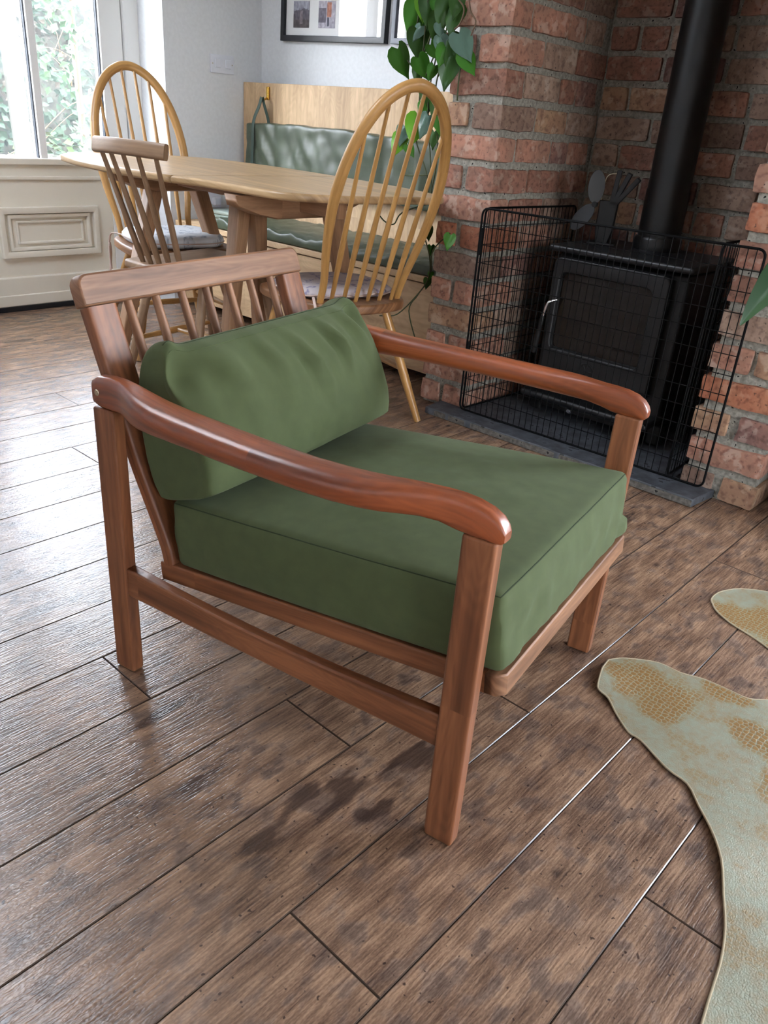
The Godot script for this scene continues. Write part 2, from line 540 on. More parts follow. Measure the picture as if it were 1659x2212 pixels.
func materials() -> void:
	var wt := wood_tex(21, 0.55, 0.8)
	var wt2 := wood_tex(41, 0.32, 0.7)
	M.teak = wood(Color(0.60, 0.375, 0.24), wt, 0.45)
	M.teak_gloss = wood(Color(0.66, 0.335, 0.17), wt, 0.42)
	M.teak_gloss.clearcoat_enabled = true; M.teak_gloss.clearcoat = 0.7; M.teak_gloss.clearcoat_roughness = 0.22
	M.teak_pale = wood(Color(0.63, 0.45, 0.325), wt, 0.5)
	M.teak_dark = wood(Color(0.45, 0.275, 0.20), wt, 0.45)
	M.honey = wood(Color(0.80, 0.60, 0.35), wt2, 0.34)
	M.honey_dark = wood(Color(0.60, 0.42, 0.28), wt, 0.4)
	M.elm = wood(Color(0.62, 0.49, 0.37), wt2, 0.45)
	M.table = wood(Color(0.80, 0.66, 0.48), wt2, 0.33)
	M.table_under = wood(Color(0.72, 0.55, 0.41), wt2, 0.45)
	M.table_leg = wood(Color(0.72, 0.55, 0.41), wt2, 0.45)
	M.ply = wood(Color(0.88, 0.74, 0.57), wood_tex(61, 0.22, 1.3), 0.55, Vector2(1.2, 2.0))
	var velvet_n := grain_tex(71, 0.03, 256, 0.91, 1.0)
	M.velvet = mat(Color(0.30, 0.345, 0.205), 0.9)
	M.velvet.albedo_texture = velvet_n
	M.velvet.rim_enabled = true; M.velvet.rim = 0.40; M.velvet.rim_tint = 0.6
	tri(M.velvet, 3.0)
	M.velvet_seam = mat(Color(0.17, 0.22, 0.11), 0.9)
	M.wall = tri(mat(Color(0.88, 0.89, 0.90), 0.9), 2.0)
	M.wall.albedo_texture = grain_tex(81, 0.08, 256, 0.96, 1.0)
	M.ceil = mat(Color(0.92, 0.92, 0.92), 0.95)
	M.joinery = mat(Color(0.86, 0.835, 0.775), 0.5)
	M.joinery_white = mat(Color(0.88, 0.88, 0.87), 0.45)
	M.rubber = mat(Color(0.16, 0.18, 0.22), 0.5)
	M.plastic = mat(Color(0.86, 0.87, 0.90), 0.35)
	M.glass = mat(Color(0.9, 0.97, 0.97, 0.012), 0.02)
	M.glass.transparency = BaseMaterial3D.TRANSPARENCY_ALPHA
	M.black_frame = mat(Color(0.07, 0.08, 0.11), 0.4)
	M.grey_frame = mat(Color(0.40, 0.42, 0.47), 0.4)
	M.mount = mat(Color(0.90, 0.90, 0.90), 0.8)
	M.leather = mat(Color(0.30, 0.34, 0.265), 0.36)
	M.leather.albedo_texture = grain_tex(91, 0.012, 256, 0.80, 1.0)
	tri(M.leather, 2.5)
	M.strap = mat(Color(0.22, 0.29, 0.25), 0.5)
	M.brass = mat(Color(0.85, 0.68, 0.32), 0.25, 1.0)
	M.chrome = mat(Color(0.85, 0.85, 0.87), 0.15, 1.0)
	M.steel = mat(Color(0.72, 0.68, 0.58), 0.3, 1.0)
	M.iron = mat(Color(0.065, 0.07, 0.08), 0.42)
	M.iron_flue = mat(Color(0.035, 0.038, 0.045), 0.36)
	M.iron_dark = mat(Color(0.03, 0.032, 0.036), 0.5)
	M.wire = mat(Color(0.025, 0.026, 0.03), 0.6)
	M.wire.metallic_specular = 0.25
	M.stove_glass = mat(Color(0.045, 0.033, 0.026), 0.12)
	M.slate = tri(mat(Color(0.34, 0.355, 0.38), 0.55), 3.0)
	M.slate.albedo_texture = grain_tex(95, 0.02, 256, 0.55, 1.1, 5)
	M.slate_edge = tri(mat(Color(0.42, 0.40, 0.37), 0.8), 5.0)
	M.slate_edge.albedo_texture = grain_tex(96, 0.03, 256, 0.6, 1.1, 5)
	M.mortar = tri(mat(Color(0.60, 0.585, 0.54), 0.95), 4.0)
	M.mortar.albedo_texture = grain_tex(97, 0.05, 256, 0.72, 1.05, 5)
	var mb := streak(98, 0.06, 256, 256, 1, 1, 5)
	M.mortar.normal_enabled = true; M.mortar.normal_texture = bump(256, 256, mb, 3.0)
	M.bricks = []
	var tones := [[Color(0.66, 0.47, 0.39), Color(0.58, 0.43, 0.36), 1.0], [Color(0.62, 0.38, 0.275), Color(0.65, 0.43, 0.32), 0.5], [Color(0.55, 0.45, 0.385), Color(0.62, 0.52, 0.45), 0.8], [Color(0.45, 0.33, 0.30), Color(0.54, 0.39, 0.34), 0.9], [Color(0.64, 0.51, 0.40), Color(0.58, 0.44, 0.35), 0.8]]
	for k in tones.size():
		var t := brick_tex(110 + k * 7, tones[k][0], tones[k][1], tones[k][2])
		for q in 2:
			var m := mat(Color(1, 1, 1) if q == 0 else Color(0.86, 0.84, 0.84), 0.9)
			m.albedo_texture = t[0]; m.normal_enabled = true; m.normal_texture = t[1]; m.normal_scale = 0.8
			tri(m, 1.7 if q == 0 else 2.1)
			M.bricks.append(m)
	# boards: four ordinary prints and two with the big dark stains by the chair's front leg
	M.planks = []
	var specs := [
		[201, 1.0, [], [[420, 120, 34.0, 22.0], [1250, 70, 26.0, 18.0]]],
		[221, 0.5, [], [[900, 90, 40.0, 26.0]]],
		[241, 1.3, [[300, 80, 90, 26], [1400, 130, 110, 30]], [[700, 60, 30.0, 20.0]]],
		[261, 0.7, [[1000, 60, 60, 22]], [[1500, 100, 46.0, 30.0]]],
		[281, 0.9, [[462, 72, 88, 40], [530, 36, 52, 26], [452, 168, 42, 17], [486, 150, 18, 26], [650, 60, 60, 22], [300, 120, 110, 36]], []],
		[301, 0.9, [[420, 100, 36, 16]], [[800, 96, 44.0, 30.0]]]]
	for s in specs:
		var t := plank_tex(s[0], s[1], s[2], s[3])
		var m := mat(Color(0.93, 0.90, 0.87), 0.26)
		m.albedo_texture = t[0]; m.normal_enabled = true; m.normal_texture = t[1]; m.normal_scale = 0.18; m.metallic_specular = 0.62
		M.planks.append(m)
	M.bevel = mat(Color(0.30, 0.24, 0.20), 0.16)
	M.floor_gap = mat(Color(0.10, 0.085, 0.075), 0.9)
	var ht := hide_tex()
	M.hide = mat(Color(0.96, 0.97, 0.95), 0.5)
	M.hide.albedo_texture = ht[0]; M.hide.normal_enabled = true; M.hide.normal_texture = ht[1]; M.hide.normal_scale = 0.5
	M.hide_edge = mat(Color(0.72, 0.66, 0.55), 0.9)
	M.leaves = [mat(Color(0.16, 0.29, 0.09), 0.45), mat(Color(0.22, 0.43, 0.12), 0.42), mat(Color(0.38, 0.60, 0.14), 0.42), mat(Color(0.33, 0.43, 0.38), 0.25)]
	for m in M.leaves:
		m.backlight_enabled = true; m.backlight = Color(0.10, 0.18, 0.03); m.metallic_specular = 0.35
	M.vine = mat(Color(0.24, 0.27, 0.14), 0.7)
	M.vine_brown = mat(Color(0.36, 0.28, 0.20), 0.7)
	M.pad_lilac = mat(Color.WHITE, 0.95)
	M.pad_lilac.albedo_texture = pad_tex(401, Color(0.74, 0.70, 0.70), Color(0.47, 0.45, 0.56))
	M.pad_white = mat(Color.WHITE, 0.9)
	M.pad_white.albedo_texture = pad_tex(411, Color(0.86, 0.88, 0.90), Color(0.55, 0.60, 0.66))
	M.pad_edge = mat(Color(0.74, 0.66, 0.62), 0.95)
	M.pot = mat(Color(0.78, 0.76, 0.72), 0.5)
	M.soil = mat(Color(0.12, 0.09, 0.07), 1.0)
	M.leaf_big = mat(Color(0.15, 0.29, 0.17), 0.28)
	M.leaf_big.backlight_enabled = true; M.leaf_big.backlight = Color(0.05, 0.10, 0.03)
	M.stone = tri(mat(Color(0.24, 0.25, 0.25), 0.95), 1.2)
	M.stone.albedo_texture = grain_tex(815, 0.02, 256, 0.6, 1.1, 5)
	M.post = mat(Color(0.24, 0.225, 0.19), 0.9)
	M.sap = mat(Color(0.34, 0.29, 0.22), 0.85)

# ------------------------------------------------------------------ camera, sky, light openings
func _ready() -> void:
	rng.seed = 5
	var cam := Camera3D.new()
	cam.name = "camera"
	add_child(cam)
	cam.position = Vector3(0, 1.0, 0)
	cam.rotation = Vector3(-0.45760, 0.70790, 0.08010)
	cam.keep_aspect = Camera3D.KEEP_HEIGHT
	cam.fov = 65.713
	cam.near = 0.02; cam.far = 120.0
	var env := Environment.new()
	var sm := ProceduralSkyMaterial.new()
	sm.sky_top_color = Color(0.90, 0.94, 1.0)
	sm.sky_horizon_color = Color(1.0, 0.995, 0.98)
	sm.sky_curve = 0.12
	sm.sky_energy_multiplier = 4.2
	sm.ground_bottom_color = Color(0.30, 0.32, 0.28)
	sm.ground_horizon_color = Color(0.45, 0.47, 0.44)
	sm.ground_energy_multiplier = 1.0
	var sky := Sky.new(); sky.sky_material = sm
	env.background_mode = Environment.BG_SKY
	env.sky = sky
	env.tonemap_mode = Environment.TONE_MAPPER_LINEAR
	env.tonemap_exposure = 1.2
	env.sdfgi_enabled = true; env.ssao_enabled = true; env.ssil_enabled = true
	var we := WorldEnvironment.new(); we.name = "environment"; we.environment = env
	add_child(we)

	materials()
	build_floor()
	build_shell()
	build_door()
	build_fireplace()
	build_garden()
	build_armchair()
	build_bench()
	build_table()
	build_dining_chairs()
	build_stove()
	build_guard()
	build_pictures()
	build_hanging_plant()
	build_hide()
	build_small_things()

# ------------------------------------------------------------------ setting
const ROW0 := -2.6157
const ROWW := 0.1722

func build_floor() -> void:
	var fl := structure("floor")
	put("subfloor", span(Vector3(-4.3, -0.06, -3.4), Vector3(3.4, -0.0125, 2.9), 0.0), M.floor_gap, fl)
	var joints := {8: -0.619, 12: -0.509, 2: -1.106, 10: -0.803, 11: -1.12, 13: -1.9, 9: -1.45, 7: -1.62, 6: -0.98 - 0.9, 5: -1.5, 4: -1.75, 3: -1.95, 1: -1.72, 0: -2.2, 14: -0.9}
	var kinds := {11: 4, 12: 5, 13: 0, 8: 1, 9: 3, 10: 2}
	var L := 1.52
	var k := 0
	for row in range(-9, 34):
		var x0 := ROW0 + ROWW * row + 0.0004
		var x1 := ROW0 + ROWW * (row + 1) - 0.0004
		if x0 < -4.06: x0 = -4.06
		if x1 < -4.0: continue
		var jz: float = joints[row] if joints.has(row) else -3.1 + rng.randf() * L
		var z0 := jz
		while z0 > -3.16: z0 -= L
		var kind0: int = kinds[row] if kinds.has(row) else rng.randi() % 4
		while z0 < 2.7:
			var z1 := z0 + L
			var a := maxf(z0, -3.16) + 0.0004
			var b := minf(z1, 2.75) - 0.0004
			if b - a > 0.03:
				var m := MB.new()
				var e := 0.0016
				var ua := (a - z0) / L; var ub := (b - z0) / L
				var va := 0.0; var vb := 1.0
				var y := 0.0; var yb := -0.0011
				var flip := (rng.randi() % 2) == 1 and not kinds.has(row)
				if flip:
					va = 1.0; vb = 0.0; ua = 1.0 - ua; ub = 1.0 - ub
				var A := Vector3(x0 + e, y, a + e); var Bv := Vector3(x1 - e, y, a + e); var Cv := Vector3(x1 - e, y, b - e); var D := Vector3(x0 + e, y, b - e)
				var A2 := Vector3(x0, yb, a); var B2 := Vector3(x1, yb, a); var C2 := Vector3(x1, yb, b); var D2 := Vector3(x0, yb, b)
				var dn := Vector3(0, -0.011, 0)
				add_quad(m, [A, D, Cv, Bv], [Vector2(ua, va), Vector2(ub, va), Vector2(ub, vb), Vector2(ua, vb)])
				var am := ArrayMesh.new()
				m.add_to(am)
				m = MB.new()
				for q in [[A2, D2, D, A], [D2, C2, Cv, D], [C2, B2, Bv, Cv], [B2, A2, A, Bv]]:
					add_quad(m, q, [Vector2(ua, va), Vector2(ub, va), Vector2(ub, va), Vector2(ua, va)])
				for q in [[A2 + dn, D2 + dn, D2, A2], [D2 + dn, C2 + dn, C2, D2], [C2 + dn, B2 + dn, B2, C2], [B2 + dn, A2 + dn, A2, B2]]:
					add_quad(m, q, [Vector2(ua, va), Vector2(ub, va), Vector2(ub, va), Vector2(ua, va)])
				var kind := kind0 if kinds.has(row) and absf(z0 - jz) < 0.01 or row == 12 and absf(z1 - jz) < 0.01 else rng.randi() % 4
				m.add_to(am)
				am.surface_set_material(0, M.planks[kind])
				am.surface_set_material(1, M.bevel)
				piece("plank", k, am, null, fl)
				k += 1
			z0 = z1

func add_quad(m: MB, p: Array, u: Array) -> void:
	var s := m.v.size()
	var f: Vector3 = (p[1] - p[0]).cross(p[3] - p[0]).normalized()
	for i in 4:
		m.v.append(p[i]); m.n.append(f); m.uv.append(u[i])
	m.ix.append_array([s, s + 2, s + 1, s, s + 3, s + 2])

func boxes(list: Array) -> MB:
	var m := MB.new()
	for b in list:
		var a: Vector3 = b[0]; var c: Vector3 = b[1]
		m.rbox((a + c) / 2, (c - a).abs(), 0.002, 0, Basis(), 0)
	return m

func build_shell() -> void:
	# left wall: garden doors set in a deep reveal; the plain piece with the switch beyond it
	var o := put("wall_left", boxes([
		[Vector3(-4.32, -0.06, -3.4), Vector3(-3.83, 2.5, -2.55)],
		[Vector3(-4.32, 2.12, -2.55), Vector3(-3.83, 2.5, -0.55)],
		[Vector3(-4.32, -0.06, -0.55), Vector3(-3.83, 2.5, 2.9)]]), M.wall)
	tag(o, "", "", "", "structure")
	o = put("wall_back", boxes([
		[Vector3(-3.83, -0.06, -3.4), Vector3(0.3, 2.5, -3.16)], [Vector3(2.3, -0.06, -3.4), Vector3(3.4, 2.5, -3.16)],
		[Vector3(0.3, -0.06, -3.4), Vector3(2.3, 0.85, -3.16)], [Vector3(0.3, 2.1, -3.4), Vector3(2.3, 2.5, -3.16)]]), M.wall)
	tag(o, "", "", "", "structure")
	o = put("wall_right", boxes([
		[Vector3(3.2, -0.06, -3.16), Vector3(3.4, 2.5, -1.75)],
		[Vector3(3.2, 2.1, -1.75), Vector3(3.4, 2.5, 0.6)],
		[Vector3(3.2, -0.06, -1.75), Vector3(3.4, 0.25, 0.6)],
		[Vector3(3.2, -0.06, 0.6), Vector3(3.4, 2.5, 2.9)]]), M.wall)
	tag(o, "", "", "", "structure")
	o = put("wall_front", boxes([[Vector3(-3.83, -0.06, 2.7), Vector3(3.2, 2.5, 2.9)]]), M.wall)
	tag(o, "", "", "", "structure")
	o = put("ceiling", boxes([
		[Vector3(-4.32, 2.45, -3.4), Vector3(3.4, 2.6, -0.9)],
		[Vector3(-4.32, 2.45, 0.1), Vector3(3.4, 2.6, 2.9)],
		[Vector3(-4.32, 2.45, -0.9), Vector3(-3.1, 2.6, 0.1)],
		[Vector3(-2.1, 2.45, -0.9), Vector3(3.4, 2.6, 0.1)]]), M.ceil)
	tag(o, "", "", "", "structure")
	# rooflight behind the dining corner and the window on the far right, both outside the picture
	var w := structure("window_1")
	var fr := MB.new()
	for b in [[Vector3(-3.1, 2.56, -0.9), Vector3(-3.04, 2.62, 0.1)], [Vector3(-2.16, 2.56, -0.9), Vector3(-2.1, 2.62, 0.1)], [Vector3(-3.04, 2.56, -0.9), Vector3(-2.16, 2.62, -0.84)], [Vector3(-3.04, 2.56, 0.04), Vector3(-2.16, 2.62, 0.1)]]:
		fr.rbox((b[0] + b[1]) / 2, (b[1] - b[0]).abs(), 0.004, 0, Basis(), 0)
	put("window_frame", fr, M.joinery_white, w)
	put("pane", span(Vector3(-3.04, 2.585, -0.84), Vector3(-2.16, 2.593, 0.04), 0.0), M.glass, w)
	w = structure("window_3")
	fr = MB.new()
	for b in [[Vector3(0.3, 0.85, -3.32), Vector3(0.36, 2.1, -3.25)], [Vector3(2.24, 0.85, -3.32), Vector3(2.3, 2.1, -3.25)], [Vector3(0.36, 0.85, -3.32), Vector3(2.24, 0.92, -3.25)], [Vector3(0.36, 2.03, -3.32), Vector3(2.24, 2.1, -3.25)]]:
		fr.rbox((b[0] + b[1]) / 2, (b[1] - b[0]).abs(), 0.004, 0, Basis(), 0)
	put("window_frame", fr, M.joinery_white, w)
	put("pane", span(Vector3(0.36, 0.92, -3.29), Vector3(2.24, 2.03, -3.282), 0.0), M.glass, w)
	w = structure("window_2")
	fr = MB.new()
	for b in [[Vector3(3.26, 0.25, -1.75), Vector3(3.33, 2.1, -1.68)], [Vector3(3.26, 0.25, 0.53), Vector3(3.33, 2.1, 0.6)], [Vector3(3.26, 0.25, -1.68), Vector3(3.33, 0.32, 0.53)], [Vector3(3.26, 2.03, -1.68), Vector3(3.33, 2.1, 0.53)], [Vector3(3.26, 0.32, -0.88), Vector3(3.33, 2.03, -0.82)]]:
		fr.rbox((b[0] + b[1]) / 2, (b[1] - b[0]).abs(), 0.004, 0, Basis(), 0)
	put("window_frame", fr, M.joinery_white, w)
	put("pane", span(Vector3(3.29, 0.32, -1.68), Vector3(3.298, 2.03, -0.88), 0.0), M.glass, w)
	put("pane", span(Vector3(3.29, 0.32, -0.82), Vector3(3.298, 2.03, 0.53), 0.0), M.glass, w)

func leaf_of_door(d: Node3D, zf: float, zn: float) -> void:
	# one glazed leaf between z = zf (far) and z = zn (near); its room face is x = -4.06
	var X := -4.06
	var T := 0.07
	var mid := (zf + zn) / 2
	var gl := zn - 0.12
	var gr := zf + 0.12
	put("stile", span(Vector3(X - T, 0.035, zf), Vector3(X, 2.1, gr), 0.004), M.joinery_white, d)
	put("stile", span(Vector3(X - T, 0.035, gl), Vector3(X, 2.1, zn), 0.004), M.joinery_white, d)
	put("glazing_bar", span(Vector3(X - T, 0.712, mid - 0.025), Vector3(X, 2.0, mid + 0.012), 0.004), M.joinery_white, d)
	put("top_rail", span(Vector3(X - T, 1.99, gr), Vector3(X, 2.1, gl), 0.004), M.joinery_white, d)
	put("bottom_panel", span(Vector3(X - T, 0.035, gr), Vector3(X - 0.004, 0.70, gl), 0.002), M.joinery, d)
	put("sill_rail", span(Vector3(X - T, 0.685, gr - 0.02), Vector3(X + 0.012, 0.716, gl + 0.02), 0.006), M.joinery, d)
	put("bead", span(Vector3(X - 0.01, 0.618, gr), Vector3(X + 0.007, 0.636, gl), 0.005), M.joinery, d)
	put("kick_board", span(Vector3(X - 0.02, 0.035, gr - 0.06), Vector3(X + 0.014, 0.17, gl + 0.06), 0.008), M.joinery, d)
	put("kick_board", span(Vector3(X - 0.02, 0.03, gr - 0.06), Vector3(X + 0.02, 0.085, gl + 0.06), 0.006), M.joinery, d)
	# raised panel: three stepped mouldings; drawn facing +z, turned to face +x
	var B := Basis(Vector3.UP, PI / 2)
	var hw := 0.26
	for s in [[hw, 0.118, 0.030, 0.020], [hw - 0.045, 0.085, 0.018, 0.013], [hw - 0.085, 0.055, 0.012, 0.008]]:
		var m := ringed(rrect(-s[0], -s[1], s[0], s[1], 0.003, 2), rrect(-s[0] + s[2], -s[1] + s[2], s[0] - s[2], s[1] - s[2], 0.003, 2), -0.006, s[3], 0.006)
		var p := put("moulding", m, M.joinery, d)
		p.transform = Transform3D(B, Vector3(X - 0.003, 0.378, mid))
	for g in [[gr, mid - 0.025], [mid + 0.012, gl]]:
		put("pane", span(Vector3(X - 0.052, 0.716, g[0]), Vector3(X - 0.046, 1.99, g[1]), 0.0), M.glass, d)
		put("gasket", span(Vector3(X - 0.045, 0.716, g[0] - 0.001), Vector3(X - 0.012, 1.99, g[0] + 0.006), 0.002), M.rubber, d)
		put("bead", span(Vector3(X - 0.034, 0.716, g[0] + 0.004), Vector3(X - 0.028, 1.99, g[0] + 0.0085), 0.001), M.joinery_white, d)

func build_door() -> void:
	var d := structure("door_1")
	leaf_of_door(d, -2.465, -1.525)
	d = structure("door_2")
	leaf_of_door(d, -1.519, -0.62)
	var t := structure("trim_1")
	put("door_frame", boxes([
		[Vector3(-4.16, 0, -2.55), Vector3(-4.045, 2.12, -2.470)],
		[Vector3(-4.16, 2.105, -2.55), Vector3(-4.045, 2.15, -0.55)],
		[Vector3(-4.16, 0, -0.615), Vector3(-4.045, 2.12, -0.55)]]), M.joinery_white, t)
	put("threshold", span(Vector3(-4.2, -0.02, -2.47), Vector3(-4.07, 0.022, -0.615), 0.003), M.rubber, t)

# ------------------------------------------------------------------ brickwork
var brick_shapes: Array = []

# worn brick of size 1 x 1 x 1, its arrises knocked about; scaled per use, so the damage is given in millimetres per axis
func brick_mesh(s: Vector3, sd: int) -> ArrayMesh:
	var f := noise(sd, 9.0, 2)
	var g := noise(sd + 50, 26.0, 2)
	var m := MB.new()
	var nx := 7; var ny := 4; var nz := 5
	var N := [maxi(int(s.x / 0.03) + 2, 3), maxi(int(s.y / 0.03) + 2, 4), maxi(int(s.z / 0.03) + 2, 3)]
	var h := s / 2
	for ax in 3:
		var a1 := (ax + 1) % 3
		var a2 := (ax + 2) % 3
		for sg in [-1.0, 1.0]:
			var P: Array = []
			var U: Array = []
			for i in N[a1] + 1:
				var row := PackedVector3Array(); var ur := PackedVector2Array()
				for jj in N[a2] + 1:
					var j: int = jj if sg > 0 else N[a2] - jj
					var e := Vector3.ZERO
					e[ax] = h[ax] * sg
					e[a1] = edge_spread(float(i) / N[a1]) * h[a1]
					e[a2] = edge_spread(float(j) / N[a2]) * h[a2]
					var r := 0.006 + 0.005 * f.get_noise_3dv(e * 1.7 + Vector3(3, 1, 7))
					var lim := h - Vector3(r, r, r)
					var inner := e.clamp(-lim, lim)
					var d := (e - inner)
					var p := inner + d.normalized() * r if d.length() > 1e-6 else e
					p += d.normalized() * (g.get_noise_3dv(p) * 0.0025)
					p += Vector3(f.get_noise_3dv(p + Vector3(9, 0, 0)) * 0.004, f.get_noise_3dv(p + Vector3(0, 9, 0)) * 0.005, f.get_noise_3dv(p + Vector3(0, 0, 9)) * 0.004)
					row.append(p); ur.append(Vector2(e[a1], e[a2]))
				P.append(row); U.append(ur)
			m.grid(P, U)
	return m.mesh()

func edge_spread(t: float) -> float:
	# samples crowd towards the edges
	var q := t * 2.0 - 1.0
	return signf(q) * (1.0 - pow(1.0 - absf(q), 1.7))

var brick_cache := {}
func brick(parent: Node, k: int, a: Vector3, b: Vector3, tone := -1) -> void:
	var s := (b - a).abs()
	var key := "%d_%d_%d_%d" % [roundi(s.x * 40), roundi(s.y * 100), roundi(s.z * 40), rng.randi() % 3]
	if not brick_cache.has(key): brick_cache[key] = [brick_mesh(s, brick_cache.size() + 1), s]
	var c = brick_cache[key]
	if tone < 0: tone = [0, 0, 1, 2, 4, 5, 4, 6, 0, 8, 1, 7, 5, 9][rng.randi() % 12]
	var o := piece("brick", k, c[0], M.bricks[tone], parent)
	var sc: Vector3 = s / c[1]
	o.transform = Transform3D(Basis.from_scale(sc) * Basis(Vector3.UP, PI * (rng.randi() % 2)), (a + b) / 2)
	o.rotate_y(rng.randf_range(-0.012, 0.012)); o.rotate_z(rng.randf_range(-0.006, 0.006))

const PITCH := 0.0986

func build_fireplace() -> void:
	var top := 1.80
	var rows := 18
	# left pier: front z -2.42, x -1.93 to -1.70; its inner face looks right
	var w := structure("wall_left_pier")
	put("mortar", boxes([[Vector3(-1.92, -0.02, -3.2), Vector3(-1.711, top, -2.431)]]), M.mortar, w)
	var k := 0
	var tones := {13: 0, 12: 0, 11: 1, 10: 5, 9: 0, 8: 1, 7: 0, 6: 2, 5: 5, 4: 0, 3: 8, 2: 0, 1: 0, 0: 0}
	for r in rows:
		var y0 := 0.013 + PITCH * r + rng.randf_range(-0.002, 0.002)
		var y1 := y0 + 0.078 + rng.randf_range(-0.002, 0.002)
		var tn: int = tones[r] if tones.has(r) else -1
		var z := -2.42
		if r % 2 == 1:
			brick(w, k, Vector3(-1.93, y0, -2.53), Vector3(-1.70, y1, z), tn); k += 1
			z = -2.545
			for L in [0.215, 0.105, 0.13]:
				brick(w, k, Vector3(-1.80, y0, z - L), Vector3(-1.702 + rng.randf_range(-0.004, 0.003), y1, z)); k += 1
				z -= L + 0.014
		else:
			brick(w, k, Vector3(-1.93, y0, -2.64), Vector3(-1.842, y1, z), 6 if r == 12 else (2 if r == 6 else (8 if r == 10 else tn))); k += 1
			brick(w, k, Vector3(-1.820, y0, -2.63), Vector3(-1.70, y1, z), 3 if r == 6 else tn); k += 1
			z = -2.645
			for L in [0.20, 0.20]:
				brick(w, k, Vector3(-1.80, y0, z - L), Vector3(-1.702 + rng.randf_range(-0.004, 0.003), y1, z)); k += 1
				z -= L + 0.014
	# back of the opening, z -3.06
	w = structure("wall_fireback")
	put("mortar", boxes([[Vector3(-1.72, -0.02, -3.2), Vector3(-0.80, top, -3.071)]]), M.mortar, w)
	k = 0
	for r in rows:
		var y0 := 0.013 + PITCH * r + rng.randf_range(-0.003, 0.003)
		var x := -1.70 + (0.0 if r % 2 == 0 else -0.11)
		var lens := [0.215, 0.215, 0.205, 0.215, 0.215] if r % 3 != 1 else [0.215, 0.105, 0.215, 0.105, 0.215, 0.215]
		for L in lens:
			var a := maxf(x, -1.70)
			var b := minf(x + L, -0.82)
			if b - a > 0.03:
				brick(w, k, Vector3(a, y0, -3.15), Vector3(b, y0 + 0.077, -3.06 + rng.randf_range(-0.004, 0.004)), [0, 0, 4, 5, 8, 0, 4, 1, 7][rng.randi() % 9]); k += 1
			x += L + 0.014
	# right pier, x -0.835 to -0.597
	w = structure("wall_right_pier")
	put("mortar", boxes([[Vector3(-0.823, -0.02, -3.2), Vector3(-0.608, top, -2.441)]]), M.mortar, w)
	k = 0
	var tr := {0: [5, 8], 1: [0, 0], 2: [8, 6], 3: [2, 2], 4: [0, 8], 5: [4, 5], 6: [1, 0], 7: [1, 1], 8: [2, 2], 9: [0, 0]}
	for r in rows:
		var y0 := (0.002 if r == 0 else 0.013 + PITCH * r - 0.006) + rng.randf_range(-0.002, 0.002)
		var y1 := y0 + 0.074
		var z := -2.43
		var xa := -0.84 + rng.randf_range(-0.006, 0.008)
		var t0: int = tr[r][0] if tr.has(r) else -1
		var t1: int = tr[r][1] if tr.has(r) else -1
		if r % 2 == 1:
			brick(w, k, Vector3(xa, y0, -2.54), Vector3(-0.60, y1, z), t0); k += 1
		else:
			brick(w, k, Vector3(xa, y0, -2.64), Vector3(-0.733 if r != 4 else -0.715, y1, z), t0); k += 1
			brick(w, k, Vector3(-0.705, y0, -2.64), Vector3(-0.597, y1, z), t1); k += 1
		z = -2.65
		for L in [0.21, 0.21]:
			brick(w, k, Vector3(-0.70, y0, z - L), Vector3(-0.60, y1, z)); k += 1
			brick(w, k, Vector3(-0.835, y0, z - L), Vector3(-0.72, y1, z)); k += 1
			z -= L + 0.014
	# plastered chimney breast above the brick opening, out of the picture
	var o := put("wall_chimney", boxes([[Vector3(-1.93, top, -2.56), Vector3(-0.60, 2.45, -2.42)], [Vector3(-1.93, top, -3.16), Vector3(-1.80, 2.45, -2.56)], [Vector3(-0.73, top, -3.16), Vector3(-0.60, 2.45, -2.56)]]), M.wall)
	tag(o, "", "", "", "structure")
	# slate hearth
	var h := thing("hearth", "dark slate hearth slab under the stove with a chipped grey front edge", "hearth", Vector3(-1.27, 0, -2.68))
	var poly := PackedVector2Array()
	var f := noise(77, 14.0, 3)
	var pts := [Vector2(-1.70, -3.05), Vector2(-0.85, -3.05), Vector2(-0.85, -2.44), Vector2(-0.72, -2.44), Vector2(-0.735, -2.306), Vector2(-1.803, -2.303), Vector2(-1.815, -2.41), Vector2(-1.70, -2.41)]
	for i in pts.size():
		var a: Vector2 = pts[i]; var b: Vector2 = pts[(i + 1) % pts.size()]
		var c := maxi(int(a.distance_to(b) / 0.02), 1)
		for j in c:
			var p := a.lerp(b, float(j) / c)
			if p.y > -2.4: p += Vector2(0, f.get_noise_2d(p.x * 1.0, p.y) * 0.004)
			poly.append(Vector2(p.x + 1.27, -(p.y + 2.68)))
	poly.reverse()
	var m := MB.new()
	m.slab(poly, 0.027, 0.003, Transform3D(Basis(Vector3.RIGHT, -PI / 2), Vector3(0, 0.0145, 0)), Vector2.ZERO, 1.0, 1)
	put("slab", m, M.slate, h)
	var m2 := MB.new()
	for s in [[-0.533, 0.373, 0.535, 0.3755]]:
		m2.rbox(Vector3(0.0, 0.013, 0.3755), Vector3(1.066, 0.021, 0.004), 0.001, 0, Basis(), 0)
	put("rough_edge", m2, M.slate_edge, h)

# ------------------------------------------------------------------ the armchair
const CH := Vector3(-0.888, 0, -1.014)
const CHT := 0.17453

